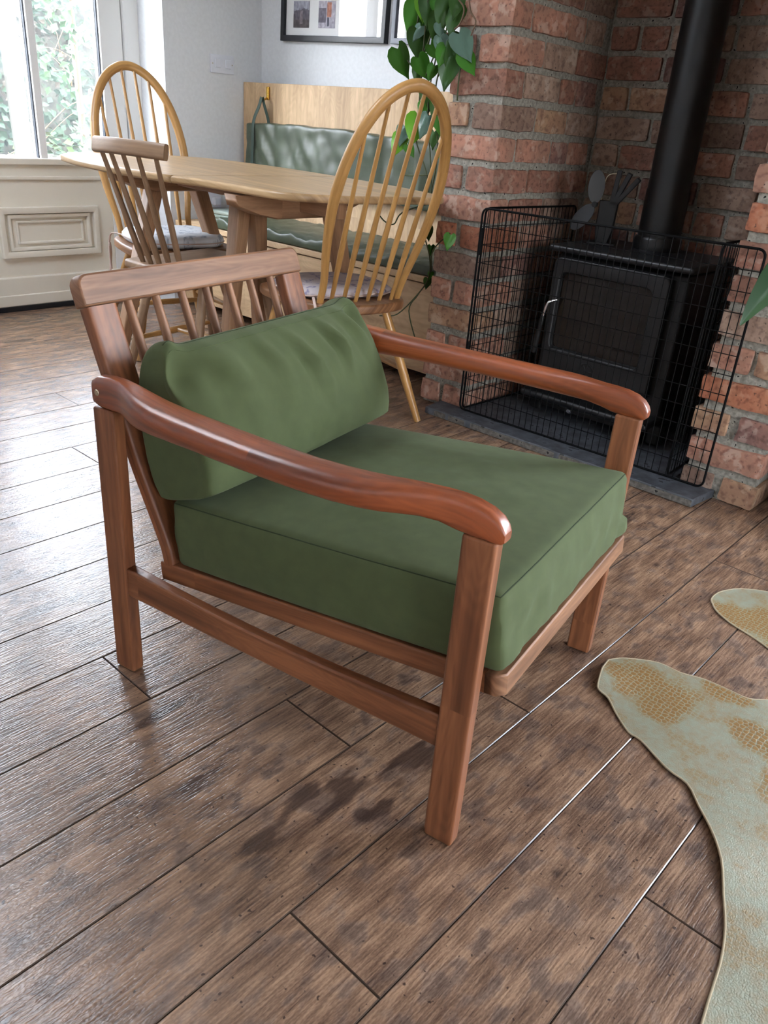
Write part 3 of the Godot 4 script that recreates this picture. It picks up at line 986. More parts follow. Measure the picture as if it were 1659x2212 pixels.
func build_armchair() -> void:
	var c := thing("armchair", "reddish wooden armchair with sculpted glossy arms and a spindle back, nearest the camera", "armchair", CH, CHT)
	# local axes: +x forward, +z towards the near arm
	var st := [
		[-0.3745, 0.305, 0.323, 0.546, 0.572], [-0.371, 0.3015, 0.3265, 0.541, 0.582], [-0.358, 0.300, 0.328, 0.5365, 0.590], [-0.33, 0.300, 0.3285, 0.536, 0.5935],
		[-0.305, 0.300, 0.331, 0.537, 0.593], [-0.283, 0.301, 0.340, 0.536, 0.592], [-0.26, 0.302, 0.351, 0.534, 0.590], [-0.235, 0.304, 0.360, 0.534, 0.588],
		[-0.20, 0.306, 0.367, 0.535, 0.585], [-0.15, 0.309, 0.371, 0.536, 0.583], [-0.10, 0.312, 0.374, 0.537, 0.582], [-0.05, 0.315, 0.377, 0.537, 0.581], [0.0, 0.317, 0.378, 0.537, 0.580],
		[0.05, 0.320, 0.379, 0.537, 0.580], [0.10, 0.321, 0.379, 0.537, 0.580], [0.15, 0.319, 0.376, 0.537, 0.581], [0.19, 0.316, 0.370, 0.538, 0.582],
		[0.22, 0.313, 0.362, 0.540, 0.583], [0.245, 0.309, 0.352, 0.542, 0.584], [0.27, 0.305, 0.341, 0.543, 0.584], [0.295, 0.3015, 0.333, 0.541, 0.584],
		[0.318, 0.300, 0.330, 0.536, 0.584], [0.34, 0.300, 0.329, 0.534, 0.582], [0.36, 0.300, 0.3285, 0.534, 0.577], [0.374, 0.300, 0.3282, 0.534, 0.569], [0.382, 0.301, 0.3275, 0.535, 0.560], [0.386, 0.304, 0.325, 0.539, 0.552]]
	for sg in [1.0, -1.0]:
		var rings: Array = []
		var al := PackedFloat32Array()
		for s in st:
			var mid: float = clampf((0.30 - absf(s[0])) / 0.12, 0.0, 1.0)
			var cz: float = (s[1] + s[2]) / 2 * sg
			var cy: float = (s[3] + s[4]) / 2
			var e := lerpf(4.2, 2.6, mid)
			# the paddle tips slightly outward
			var tilt := 0.10 * mid
			var az: Vector3 = Vector3(0, -sin(tilt) * sg, cos(tilt)) * (s[2] - s[1]) / 2
			var ay: Vector3 = Vector3(0, cos(tilt), sin(tilt) * sg) * (s[4] - s[3]) / 2
			# axis runs along +x: side z, other axis must give x = side cross other
			rings.append(oval(Vector3(s[0], cy, cz), ay, az, e, 32))
			al.append(s[0] + sg)
		var m := MB.new()
		m.loft(rings, al, true, Vector2(0.1, 0.37 * sg))
		var arm := put("arm", m, M.teak_gloss, c)
		if sg > 0:
			arm.set_meta("label", "glossy arm with a screw in its rear end")
			var sc := MB.new()
			sc.tube([Vector3(-0.357, 0.563, 0.3277), Vector3(-0.357, 0.563, 0.3293)], [0.0055, 0.0048], 14)
			sc.rbox(Vector3(-0.357, 0.563, 0.3294), Vector3(0.006, 0.0014, 0.0006), 0.0002, 0, Basis(Vector3.BACK, 0.6), 0)
			sc.rbox(Vector3(-0.357, 0.563, 0.3294), Vector3(0.006, 0.0014, 0.0006), 0.0002, 0, Basis(Vector3.BACK, 0.6 + PI / 2), 0)
			put("screw", sc, M.steel, arm)
		for x in [-0.349, 0.3525]:
			put("leg", box(Vector3(x, 0.2685, 0.3138 * sg), Vector3(0.049, 0.535, 0.0275), 0.005, 1, Basis(), 1), M.teak, c)
		# lower side stretcher with a softly bellied upper edge
		var poly := PackedVector2Array()
		for i in 13:
			var t := i / 12.0
			poly.append(Vector2(lerpf(-0.326, 0.329, t), 0.176 - 0.002 * sin(t * PI)))
		for i in 13:
			var t := 1.0 - i / 12.0
			poly.append(Vector2(lerpf(-0.326, 0.329, t), 0.235 - 0.012 * sin(t * PI)))
		var mm := MB.new()
		mm.slab(poly, 0.021, 0.004, Transform3D(Basis(), Vector3(0, 0, 0.313 * sg)), Vector2(0.3, 0.2 * sg))
		put("stretcher", mm, M.teak, c)
		# side rail of the seat frame, 5 degrees up to the front
		var B := Basis(Vector3.BACK, 0.0903)
		put("seat_rail", box(Vector3(0.05, 0.2625, 0.273 * sg), Vector3(0.66, 0.037, 0.024), 0.004, 0, B, 1), M.teak, c)
		# plank-like back post, face forward
		var path := [Vector3(-0.2575, 0.236, 0), Vector3(-0.2665, 0.285, 0), Vector3(-0.3115, 0.385, 0), Vector3(-0.338, 0.445, 0), Vector3(-0.390, 0.582, 0), Vector3(-0.4275, 0.6825, 0)]
		for i in path.size(): path[i].z = 0.2545 * sg
		path = smooth_path(path, 4)
		var rr: Array = []
		var a2 := PackedFloat32Array()
		var tl := 0.0
		for i in path.size():
			var d: Vector3 = (path[mini(i + 1, path.size() - 1)] - path[maxi(i - 1, 0)]).normalized()
			var sx := Vector3(0, 0, 1)
			var sy := d.cross(sx)
			if i > 0: tl += path[i].distance_to(path[i - 1])
			rr.append(oval(path[i], sx * 0.0305, sy * 0.0135, 7.0, 24)); a2.append(tl)
		var pm := MB.new()
		pm.loft(rr, a2, true, Vector2(0.2, 0.5 * sg))
		put("back_post", pm, M.teak, c)
	# seat frame: front and rear rails, slats under the cushion, cross rail between the legs
	var fr := PackedVector2Array([Vector2(0.374, -0.285), Vector2(0.392, -0.285), Vector2(0.404, -0.272), Vector2(0.404, 0.272), Vector2(0.392, 0.285), Vector2(0.374, 0.285)])
	var fm := MB.new()
	fm.across = true
	for i in fr.size(): fr[i] = Vector2(fr[i].x - 0.389, -fr[i].y)
	fr.reverse()
	fm.slab(fr, 0.036, 0.003, Transform3D(Basis(Vector3.BACK, 0.0903) * Basis(Vector3.RIGHT, -PI / 2), Vector3(0.389, 0.2935, 0)), Vector2(0.4, 0.1), 1.0, 2)
	put("front_rail", fm, M.teak_pale, c)
	put("rear_rail", box(Vector3(-0.27, 0.235, 0), Vector3(0.03, 0.034, 0.52), 0.004, 2), M.teak, c)
	for i in 6:
		var x := -0.19 + i * 0.1
		put("slat", box(Vector3(x, 0.2625 + (x - 0.05) * 0.0905 + 0.006, 0), Vector3(0.05, 0.01, 0.522), 0.002, 2, Basis(Vector3.BACK, 0.0903)), M.teak, c)
	put("cross_rail", box(Vector3(0.337, 0.245, 0), Vector3(0.02, 0.045, 0.60), 0.004, 2, Basis(), 1), M.teak, c)
	# top rail, end grain at its ends, leaning with the posts
	var lean := Basis(Vector3.BACK, 0.34)
	var tp := MB.new()
	var tpoly := PackedVector2Array()
	for cc in [[0.290, -0.0265, 0.003, -PI / 2], [0.290, 0.0265, 0.020, 0.0], [-0.290, 0.0265, 0.020, PI / 2], [-0.290, -0.0265, 0.003, PI]]:
		for i in 6:
			var a: float = cc[3] + PI / 2 * i / 5
			tpoly.append(Vector2(cc[0] - signf(cc[0]) * cc[2] + cos(a) * cc[2], cc[1] - signf(cc[1]) * cc[2] + sin(a) * cc[2]))
	tp.slab(tpoly, 0.028, 0.004, Transform3D(lean * Basis(Vector3.UP, PI / 2), Vector3(-0.4365, 0.7085, 0)), Vector2(0.33, 0.6))
	var rail := put("top_rail", tp, M.teak_pale, c)
	rail.set_meta("label", "paler top rail with rounded corners")
	for i in 7:
		var z := -0.192 + i * 0.064
		put("spindle", turned(Vector3(-0.4265, 0.688, z), Vector3(-0.264, 0.25, z), [[0.0, 0.0075], [0.12, 0.0085], [0.4, 0.0095], [0.8, 0.0085], [1.0, 0.0075]], 12), M.teak_pale, c)
	build_seat_cushion()
	build_back_cushion()

func build_seat_cushion() -> void:
	var T := Transform3D(Basis(Vector3.UP, CHT), CH) * Transform3D(Basis(Vector3.BACK, 0.0903), Vector3(-0.237, 0.256, 0))
	var o := Node3D.new()
	o.name = numbered("seat_cushion"); add_child(o)
	o.transform = T
	tag(o, "thick olive green velvet seat cushion lying in the wooden armchair", "cushion")
	# local: x 0..0.63 to the front, y 0..0.128, z across
	var L := 0.632; var W := 0.574; var H := 0.127; var r := 0.014
	var f := noise(501, 5.0, 3)
	var g := noise(502, 16.0, 2)
	var shape := func(e: Vector3) -> Vector3:
		var h := Vector3(L, H, W) / 2
		var lim := h - Vector3(r, r, r)
		var inner := e.clamp(-lim, lim)
		var d := e - inner
		var p := inner + d.normalized() * r if d.length() > 1e-6 else e
		var u := p.x / h.x; var w := p.z / h.z; var v := p.y / h.y
		# crowned top, bulging sides, pulled-in corners
		var crown := (1.0 - u * u) * (1.0 - w * w)
		if v > 0: p.y += v * (0.020 * crown + 0.003 * g.get_noise_2d(p.x, p.z) * crown)
		else: p.y += v * 0.003 * crown
		var belly := 1.0 - v * v
		p.z += signf(w) * absf(w) * (0.006 * belly * (1.0 - u * u * u * u) - 0.004 * u * u + 0.004 * f.get_noise_2d(p.x * 1.2, p.y * 2.0) * belly)
		p.x += signf(u) * absf(u) * (0.008 * belly * (1.0 - w * w * w * w) + 0.007 * f.get_noise_2d(p.z * 2.2 + 5.0, p.y * 1.5) * belly)
		# the skirt of the front cover flares at its bottom edge
		if u > 0.8 and v < -0.3: p.x += 0.010 * (-v - 0.3) * (1.0 + 0.6 * g.get_noise_1d(p.z * 1.2))
		if u > 0.85 and w < -0.85 and v < -0.5: p += Vector3(0.007, 0.002, -0.006)
		return p + Vector3(L / 2, H / 2, 0)
	var m := MB.new()
	var N := [44, 14, 44]
	var hh := Vector3(L, H, W) / 2
	for ax in 3:
		var a1 := (ax + 1) % 3; var a2 := (ax + 2) % 3
		for sg in [-1.0, 1.0]:
			var P: Array = []; var U: Array = []
			for i in N[a1] + 1:
				var row := PackedVector3Array(); var ur := PackedVector2Array()
				for jj in N[a2] + 1:
					var j: int = jj if sg > 0 else N[a2] - jj
					var e := Vector3.ZERO
					e[ax] = hh[ax] * sg; e[a1] = edge_soft(float(i) / N[a1]) * hh[a1]; e[a2] = edge_soft(float(j) / N[a2]) * hh[a2]
					row.append(shape.call(e)); ur.append(Vector2(e[a1], e[a2]))
				P.append(row); U.append(ur)
			m.grid(P, U)
	put("cover", m, M.velvet, o)
	# stitched seam round the top edge
	var path := []
	var h := hh
	for s in [[Vector3(-1, 1, -1), Vector3(1, 1, -1)], [Vector3(1, 1, -1), Vector3(1, 1, 1)], [Vector3(1, 1, 1), Vector3(-1, 1, 1)], [Vector3(-1, 1, 1), Vector3(-1, 1, -1)]]:
		for i in 24:
			var q: Vector3 = s[0].lerp(s[1], edge_soft(i / 24.0) * 0.5 + 0.5)
			path.append(shape.call(q * h) + Vector3(q.x, 1, q.z).normalized() * -0.0003)
	path.append(path[0])
	var sm := MB.new()
	sm.tube(path, [0.0012], 6, false)
	put("seam", sm, M.velvet_seam, o)

func edge_soft(t: float) -> float:
	var q := t * 2.0 - 1.0
	return signf(q) * (1.0 - pow(1.0 - absf(q), 1.35))

func build_back_cushion() -> void:
	var o := Node3D.new()
	o.name = numbered("back_cushion"); add_child(o)
	o.transform = Transform3D(Basis(Vector3.UP, CHT), CH) * Transform3D(Basis(Vector3.BACK, 0.33), Vector3(-0.213, 0.388, -0.008))
	tag(o, "plump olive green velvet back cushion with tucked corners leaning on the armchair spindles", "cushion")
	# local: y 0..0.27 up the back, z across, x thickness
	var W := 0.560; var H := 0.268; var D := 0.155
	var f := noise(511, 4.0, 3)
	var g := noise(512, 12.0, 2)
	var NW := 72; var NH := 48
	var front: Array = []; var back: Array = []; var U: Array = []
	var P: Array = []
	# one skin: v runs round the thickness (front then back), u along the width
	var NV := 56
	for i in NW + 1:
		var u := edge_soft(float(i) / NW)
		var row := PackedVector3Array(); var ur := PackedVector2Array()
		for j in NV:
			var a := TAU * j / NV
			# rounded-rectangle section, thinner at the top, thick at the bottom
			var ca := cos(a); var sa := sin(a)
			var ee := 2.0 / 4.0
			var sx := signf(ca) * pow(absf(ca), ee * 1.3)
			var sy := signf(sa) * pow(absf(sa), ee)
			var endk := pow(maxf(1.0 - pow(absf(u), 16.0), 0.0), 0.32)
			var thick := D / 2 * (0.95 - 0.24 * sy) * lerpf(0.62, 1.0, endk)
			var tall := H / 2 * lerpf(0.86, 1.0, endk)
			var x := sx * thick
			var y := sy * tall
			# belly of the front face
			if sx > 0: x += 0.022 * (1.0 - u * u) * (1.0 - sy * sy) + 0.004 * f.get_noise_2d(u * 0.35, sy * 0.2 + 3.0)
			# diagonal pulls running down from the tucked top corners
			if sx > 0.2:
				var zz := u; var yy := sy
				for fold in [[0.60, 0.50, 0.40, 0.016, 0.10], [-0.14, 0.25, 0.40, 0.020, 0.05], [-0.47, 0.45, 0.33, 0.020, 0.045], [0.22, 0.55, 0.30, 0.010, 0.07], [-0.76, 0.55, 0.3, 0.016, 0.06]]:
					var cx: float = fold[0] + (yy - fold[1]) * 0.22
					var dd: float = (zz - cx) / fold[4]
					var vv: float = (yy - fold[1]) / fold[2]
					x += fold[3] * (exp(-dd * dd) - 0.6 * exp(-(dd - 1.4) * (dd - 1.4))) * exp(-vv * vv)
			# tucked corners: a deep pinch on the near top corner, a shallower on the far one
			var z := u * W / 2
			var c1 := exp(-pow((u - 0.93) / 0.10, 2.0)) * exp(-pow((sy - 0.62) / 0.28, 2.0))
			var c2 := exp(-pow((u - 0.93) / 0.07, 2.0)) * exp(-pow((sy - 1.0) / 0.30, 2.0))
			x -= signf(sx) * 0.036 * c1 * (1.0 if sx > 0 else 0.0)
			y += 0.012 * c2; x += 0.010 * c2
			var c3 := exp(-pow((u + 0.86) / 0.09, 2.0)) * exp(-pow((sy - 0.72) / 0.20, 2.0))
			x -= 0.032 * c3 * (1.0 if sx > 0 else 0.0)
			var c4 := exp(-pow((u + 0.95) / 0.10, 2.0)) * exp(-pow((sy - 1.0) / 0.25, 2.0))
			y += 0.012 * c4
			# sides swell in the middle of the height
			z += u * 0.012 * (1.0 - sy * sy) * endk
			z -= 0.010 * sy * absf(u) * (1.0 if u > 0 else 0.0)
			x += 0.003 * g.get_noise_2d(z * 1.0, y * 1.0)
			# the base settles flat on the seat
			if y < -H * 0.40: y = lerpf(y, -H * 0.44, 0.6)
			y -= (u + 1.0) * 0.004
			row.append(Vector3(x, y + H / 2, z)); ur.append(Vector2(z, a * 0.1))
		ur.append(Vector2(u, TAU * 0.1))
		P.append(row); U.append(ur)
	var m := MB.new()
	var al := PackedFloat32Array()
	for i in P.size(): al.append(i * 0.01)
	m.loft(P, al, true)
	put("cover", m, M.velvet, o)
	# piped seams along the top edges, front and rear
	for k in [5, 9]:
		var path := []
		for i in range(3, NW - 2):
			path.append(P[i][k + 3])
		var sm := MB.new()
		sm.tube(path, [0.0011], 6, false)
		put("seam", sm, M.velvet_seam if k == 9 else M.velvet, o)

# ------------------------------------------------------------------ bench and its cushions
func build_bench() -> void:
	var b := thing("bench", "built-in plywood bench with a tall plain back against the white wall", "bench", Vector3(-2.88, 0, -2.85))
	var o := Vector3(2.88, 0, 2.85)
	put("back_panel", box(o + Vector3(-2.877, 0.565, -3.045), Vector3(1.888, 1.130, 0.03), 0.002, 1), M.ply, b)
	put("carcass", box(o + Vector3(-2.877, 0.235, -2.82), Vector3(1.886, 0.36, 0.42), 0.002, 0), M.ply, b)
	put("seat_board", box(o + Vector3(-2.877, 0.434, -2.80), Vector3(1.888, 0.026, 0.464), 0.002, 0), M.ply, b)
	for i in 2:
		put("drawer_front", box(o + Vector3(-3.347 + i * 0.943, 0.231, -2.590), Vector3(0.939, 0.366, 0.018), 0.002, 0), M.ply, b)
	put("plinth", box(o + Vector3(-2.877, 0.024, -2.72), Vector3(1.88, 0.048, 0.02), 0.001, 0), M.iron_dark, b)
	var hk := MB.new()
	hk.rbox(o + Vector3(-3.612, 1.082, -3.024), Vector3(0.018, 0.062, 0.012), 0.004, 1, Basis(), 1)
	hk.tube([o + Vector3(-3.612, 1.062, -3.02), o + Vector3(-3.612, 1.048, -2.995), o + Vector3(-3.612, 1.060, -2.982)], [0.005], 8)
	put("hook", hk, M.brass, b)
	# back cushion hanging by a strap
	var c := thing("bench_back_cushion", "long creased green leather cushion hanging by a strap on the bench back", "cushion", Vector3(-2.85, 0.66, -2.99))
	var f := noise(601, 3.2, 3); var g := noise(602, 9.0, 3)
	put("cover", soft_pad(Vector3(-0.875, 0.0, -0.03), Vector3(0.90, 0.285, 0.03), 66, 16, 0.016, func(p: Vector3) -> Vector3:
		var drape: float = (p.x + 0.875) / 1.775
		p.y -= 0.010 * drape + 0.004 * sin(p.x * 5.0) + 0.010 * f.get_noise_1d(p.x * 1.4)
		if p.z > 0:
			var fold := sin(p.x * 19.0 + p.y * 7.0 + 3.0 * f.get_noise_2d(p.x, p.y * 0.4))
			p.z += 0.016 * g.get_noise_2d(p.x * 1.3 + p.y * 0.5, p.y * 0.35) + 0.009 * fold * smoothstep(-0.6, 0.2, p.x)
		return p), M.leather, c)
	var sp := MB.new()
	var ribbon := func(pts: Array) -> void:
		sp.tube(smooth_path(pts, 4), [Vector2(0.011, 0.0016)], 8, true, Vector3(1, 0, 0))
	ribbon.call([Vector3(-0.758, 0.402, 0.012), Vector3(-0.775, 0.36, 0.014), Vector3(-0.792, 0.29, 0.036), Vector3(-0.797, 0.20, 0.040), Vector3(-0.803, 0.01, 0.042)])
	ribbon.call([Vector3(-0.762, 0.402, 0.002), Vector3(-0.752, 0.36, -0.004), Vector3(-0.742, 0.29, -0.022), Vector3(-0.742, 0.20, -0.034)])
	put("strap", sp, M.strap, c)
	# seat cushion
	var s := thing("bench_seat_cushion", "thin shiny green leather seat pad rumpled along the bench seat", "cushion", Vector3(-2.75, 0.449, -2.79))
	put("cover", soft_pad_flat(Vector3(-0.76, 0, -0.20), Vector3(0.80, 0.048, 0.222), 60, 16, 0.013, func(p: Vector3) -> Vector3:
		if p.y > 0.024:
			p.y += 0.012 * g.get_noise_2d(p.x * 1.6, p.z * 1.8) + 0.006 * sin(p.x * 34.0 + 4.0 * f.get_noise_2d(p.x, p.z)) * smoothstep(0.0, 0.2, p.z)
		return p), M.leather, s)

# upright pad between two corners, rounded rim r, then bent by fn
func soft_pad(a: Vector3, b: Vector3, nx: int, ny: int, r: float, fn: Callable) -> MB:
	return pad_faces(a, b, [nx, ny, 3], r, fn)

func soft_pad_flat(a: Vector3, b: Vector3, nx: int, nz: int, r: float, fn: Callable) -> MB:
	return pad_faces(a, b, [nx, 3, nz], r, fn)

func pad_faces(a: Vector3, b: Vector3, N: Array, r: float, fn: Callable) -> MB:
	var m := MB.new()
	var c := (a + b) / 2
	var h := (b - a).abs() / 2
	for ax in 3:
		var a1 := (ax + 1) % 3; var a2 := (ax + 2) % 3
		for sg in [-1.0, 1.0]:
			var P: Array = []; var U: Array = []
			for i in N[a1] + 1:
				var row := PackedVector3Array(); var ur := PackedVector2Array()
				for jj in N[a2] + 1:
					var j: int = jj if sg > 0 else N[a2] - jj
					var e := Vector3.ZERO
					e[ax] = h[ax] * sg; e[a1] = edge_soft(float(i) / N[a1]) * h[a1]; e[a2] = edge_soft(float(j) / N[a2]) * h[a2]
					var lim := h - Vector3(r, r, r)
					var inner := e.clamp(-lim, lim)
					var d := e - inner
					var p := inner + d.normalized() * r if d.length() > 1e-6 else e
					row.append(fn.call(p + c)); ur.append(Vector2(e[a1], e[a2]))
				P.append(row); U.append(ur)
			m.grid(P, U)
	return m

# ------------------------------------------------------------------ table
func build_table() -> void:
	var t := thing("dining_table", "long pale wooden dining table with rounded ends and splayed legs, by the garden door", "table", Vector3(-2.54, 0, -2.0))
	var o := Vector3(2.54, 0, 2.0)
	var pts := [Vector2(-3.13, -1.605), Vector2(-2.95, -1.57), Vector2(-2.70, -1.575), Vector2(-2.50, -1.615), Vector2(-2.36, -1.675), Vector2(-2.21, -1.705), Vector2(-2.08, -1.725), Vector2(-1.99, -1.765), Vector2(-1.93, -1.87), Vector2(-1.895, -1.98), Vector2(-1.86, -2.18), Vector2(-1.84, -2.30), Vector2(-1.875, -2.375), Vector2(-2.0, -2.41), Vector2(-2.2, -2.435), Vector2(-2.5, -2.43), Vector2(-2.78, -2.40), Vector2(-3.0, -2.335), Vector2(-3.14, -2.24), Vector2(-3.215, -2.09), Vector2(-3.24, -1.90), Vector2(-3.215, -1.70)]
	var sm: Array = []
	for p in pts: sm.append(p)
	sm.append(pts[0])
	sm = smooth_path(sm, 3)
	sm.pop_back()
	var poly := PackedVector2Array()
	for p in sm: poly.append(Vector2(p.x + 2.54, -(p.y + 2.0)))
	if Geometry2D.is_polygon_clockwise(poly): poly.reverse()
	# the flap joint: two leaves that meet at x = -2.66
	var lm := Transform3D(Basis(Vector3.BACK, -0.0185) * Basis(Vector3.RIGHT, -PI / 2), Vector3(0, 0.775, 0))
	for side in 2:
		var clip := PackedVector2Array([Vector2(-2, -2), Vector2(0.0895, -2), Vector2(0.0895, 2), Vector2(-2, 2)]) if side == 0 else PackedVector2Array([Vector2(0.0905, -2), Vector2(3, -2), Vector2(3, 2), Vector2(0.0905, 2)])
		var got := Geometry2D.intersect_polygons(poly, clip)
		var q: PackedVector2Array = got[0]
		if Geometry2D.is_polygon_clockwise(q): q.reverse()
		var m := MB.new()
		m.slab(q, 0.025, 0.0085, lm, Vector2(0.2 * side, 0.3), 0.6, 3)
		put("tabletop", m, M.table, t)
	# rails, brackets and the four splayed legs
	put("under_rail", box(o + Vector3(-2.55, 0.730, -2.0), Vector3(1.1, 0.060, 0.04), 0.004, 0, Basis(Vector3.BACK, -0.0185)), M.table_under, t)
	for x in [-2.95, -2.22]:
		var br := MB.new()
		var bp := PackedVector2Array([Vector2(-0.30, 0.03), Vector2(-0.29, -0.005), Vector2(-0.2, -0.035), Vector2(-0.12, -0.05), Vector2(0.12, -0.05), Vector2(0.2, -0.035), Vector2(0.29, -0.005), Vector2(0.30, 0.03)])
		br.slab(bp, 0.06, 0.004, Transform3D(Basis(Vector3.UP, PI / 2), o + Vector3(x, 0.727 - (x + 2.54) * 0.0185, -2.0)), Vector2(0.1, x), 1.0, 1)
		put("bracket", br, M.table_under, t)
	for l in [[Vector3(-2.966, 0.715, -1.906), Vector3(-2.93, 0, -1.66)], [Vector3(-2.966, 0.715, -2.10), Vector3(-2.98, 0, -2.36)], [Vector3(-2.424, 0.71, -1.906), Vector3(-2.40, 0.0, -1.80)], [Vector3(-2.13, 0.70, -2.08), Vector3(-2.32, 0, -2.46)], [Vector3(-2.385, 0.71, -1.945), Vector3(-2.56, 0.0, -2.115)]]:
		put("leg", square_leg(o + l[0], o + l[1], 0.030, 0.021), M.table_leg, t)

func square_leg(a: Vector3, b: Vector3, r0: float, r1: float) -> MB:
	var rings: Array = []
	var al := PackedFloat32Array()
	var d := (b - a).normalized()
	var sx := (Vector3(1, 0, 0) - d * d.x).normalized()
	var sy := d.cross(sx)
	for i in 5:
		var t := i / 4.0
		var r := lerpf(r0, r1, t)
		var p := a.lerp(b, t)
		if i == 4: p.y = 0.0005
		rings.append(oval(p, sx * r, sy * r, 8.0, 20)); al.append(t * a.distance_to(b))
	if absf(b.y) < 0.01:
		for i in rings[4].size(): rings[4][i].y = 0.0005
	var m := MB.new()
	m.loft(rings, al, true, Vector2(rng.randf(), rng.randf()))
	return m

# ------------------------------------------------------------------ chairs
func build_quaker() -> Node3D:
	# local: +x is where the sitter faces, the seat's rear spindle row stands at x = 0
	var c := Node3D.new()
	var seat := PackedVector2Array()
	var sp := [Vector2(-0.085, 0.0), Vector2(-0.07, 0.10), Vector2(-0.03, 0.165), Vector2(0.05, 0.205), Vector2(0.18, 0.222), Vector2(0.30, 0.222), Vector2(0.365, 0.19), Vector2(0.385, 0.10), Vector2(0.388, 0.0)]
	var half := smooth_path(sp, 4)
	for p in half: seat.append(Vector2(p.x, -p.y))
	half.reverse()
	for p in half:
		if absf(p.y) > 0.001: seat.append(Vector2(p.x, p.y))
	if Geometry2D.is_polygon_clockwise(seat): seat.reverse()
	var sm := MB.new()
	sm.slab(seat, 0.032, 0.009, Transform3D(Basis(Vector3.RIGHT, -PI / 2), Vector3(0, 0.426, 0)), Vector2(0.2, 0.4))
	put("seat", sm, M.honey_dark, c)
	var lean := 0.365
	var up := Vector3(-sin(lean), cos(lean), 0)
	var base := Vector3(0, 0.44, 0)
	var prof := [[0.0, 0.155], [0.08, 0.158], [0.2, 0.178], [0.33, 0.190], [0.43, 0.185], [0.52, 0.167], [0.60, 0.135], [0.655, 0.095], [0.69, 0.047]]
	var pts := []
	for q in prof: pts.append(base + up * q[0] + Vector3(0, 0, -q[1]))
	pts.append(base + up * 0.702)
	for i in range(prof.size() - 1, -1, -1): pts.append(base + up * prof[i][0] + Vector3(0, 0, prof[i][1]))
	pts = smooth_path(pts, 4)
	var rad := []
	for i in pts.size():
		var t := float(i) / (pts.size() - 1)
		var k := smoothstep(0.0, 0.22, minf(t, 1 - t))
		rad.append(Vector2(lerpf(0.0115, 0.0150, k), lerpf(0.0115, 0.0185, k)))
	var bm := MB.new()
	bm.tube(pts, rad, 14, true, up.cross(Vector3(0, 0, 1)))
	put("bow", bm, M.honey, c)
	for k in 6:
		var s0 := -0.120 + k * 0.048
		var s1 := -0.140 + k * 0.056
		# height at which this spindle meets the bow
		var tt := 0.69
		for i in range(prof.size() - 1):
			if absf(s1) <= prof[i][1] and absf(s1) >= prof[i + 1][1]:
				tt = lerpf(prof[i][0], prof[i + 1][0], (prof[i][1] - absf(s1)) / (prof[i][1] - prof[i + 1][1]))
		put("spindle", turned(base + Vector3(-0.012, -0.005, s0), base + up * tt + Vector3(0, 0, s1), [[0.0, 0.0065], [0.1, 0.0078], [0.32, 0.0098], [0.42, 0.0088], [0.75, 0.0066], [1.0, 0.0058]], 10), M.honey, c)
	var feet := [[Vector3(0.035, 0.415, 0.125), Vector3(-0.085, 0, 0.235)], [Vector3(0.035, 0.415, -0.125), Vector3(-0.085, 0, -0.235)], [Vector3(0.30, 0.415, 0.150), Vector3(0.352, 0, 0.235)], [Vector3(0.30, 0.415, -0.150), Vector3(0.352, 0, -0.235)]]
	for q in feet:
		put("leg", turned(q[0], q[1], [[0.0, 0.0135], [0.25, 0.0165], [0.6, 0.0165], [1.0, 0.0125]], 12), M.honey, c)
	for s in [1.0, -1.0]:
		put("stretcher", turned(Vector3(-0.030, 0.19, 0.185 * s), Vector3(0.328, 0.19, 0.197 * s), [[0, 0.008], [0.5, 0.0125], [1, 0.008]], 10), M.honey, c)
	put("stretcher", turned(Vector3(0.15, 0.19, 0.19), Vector3(0.15, 0.19, -0.19), [[0, 0.008], [0.5, 0.0125], [1, 0.008]], 10), M.honey, c)
	return c

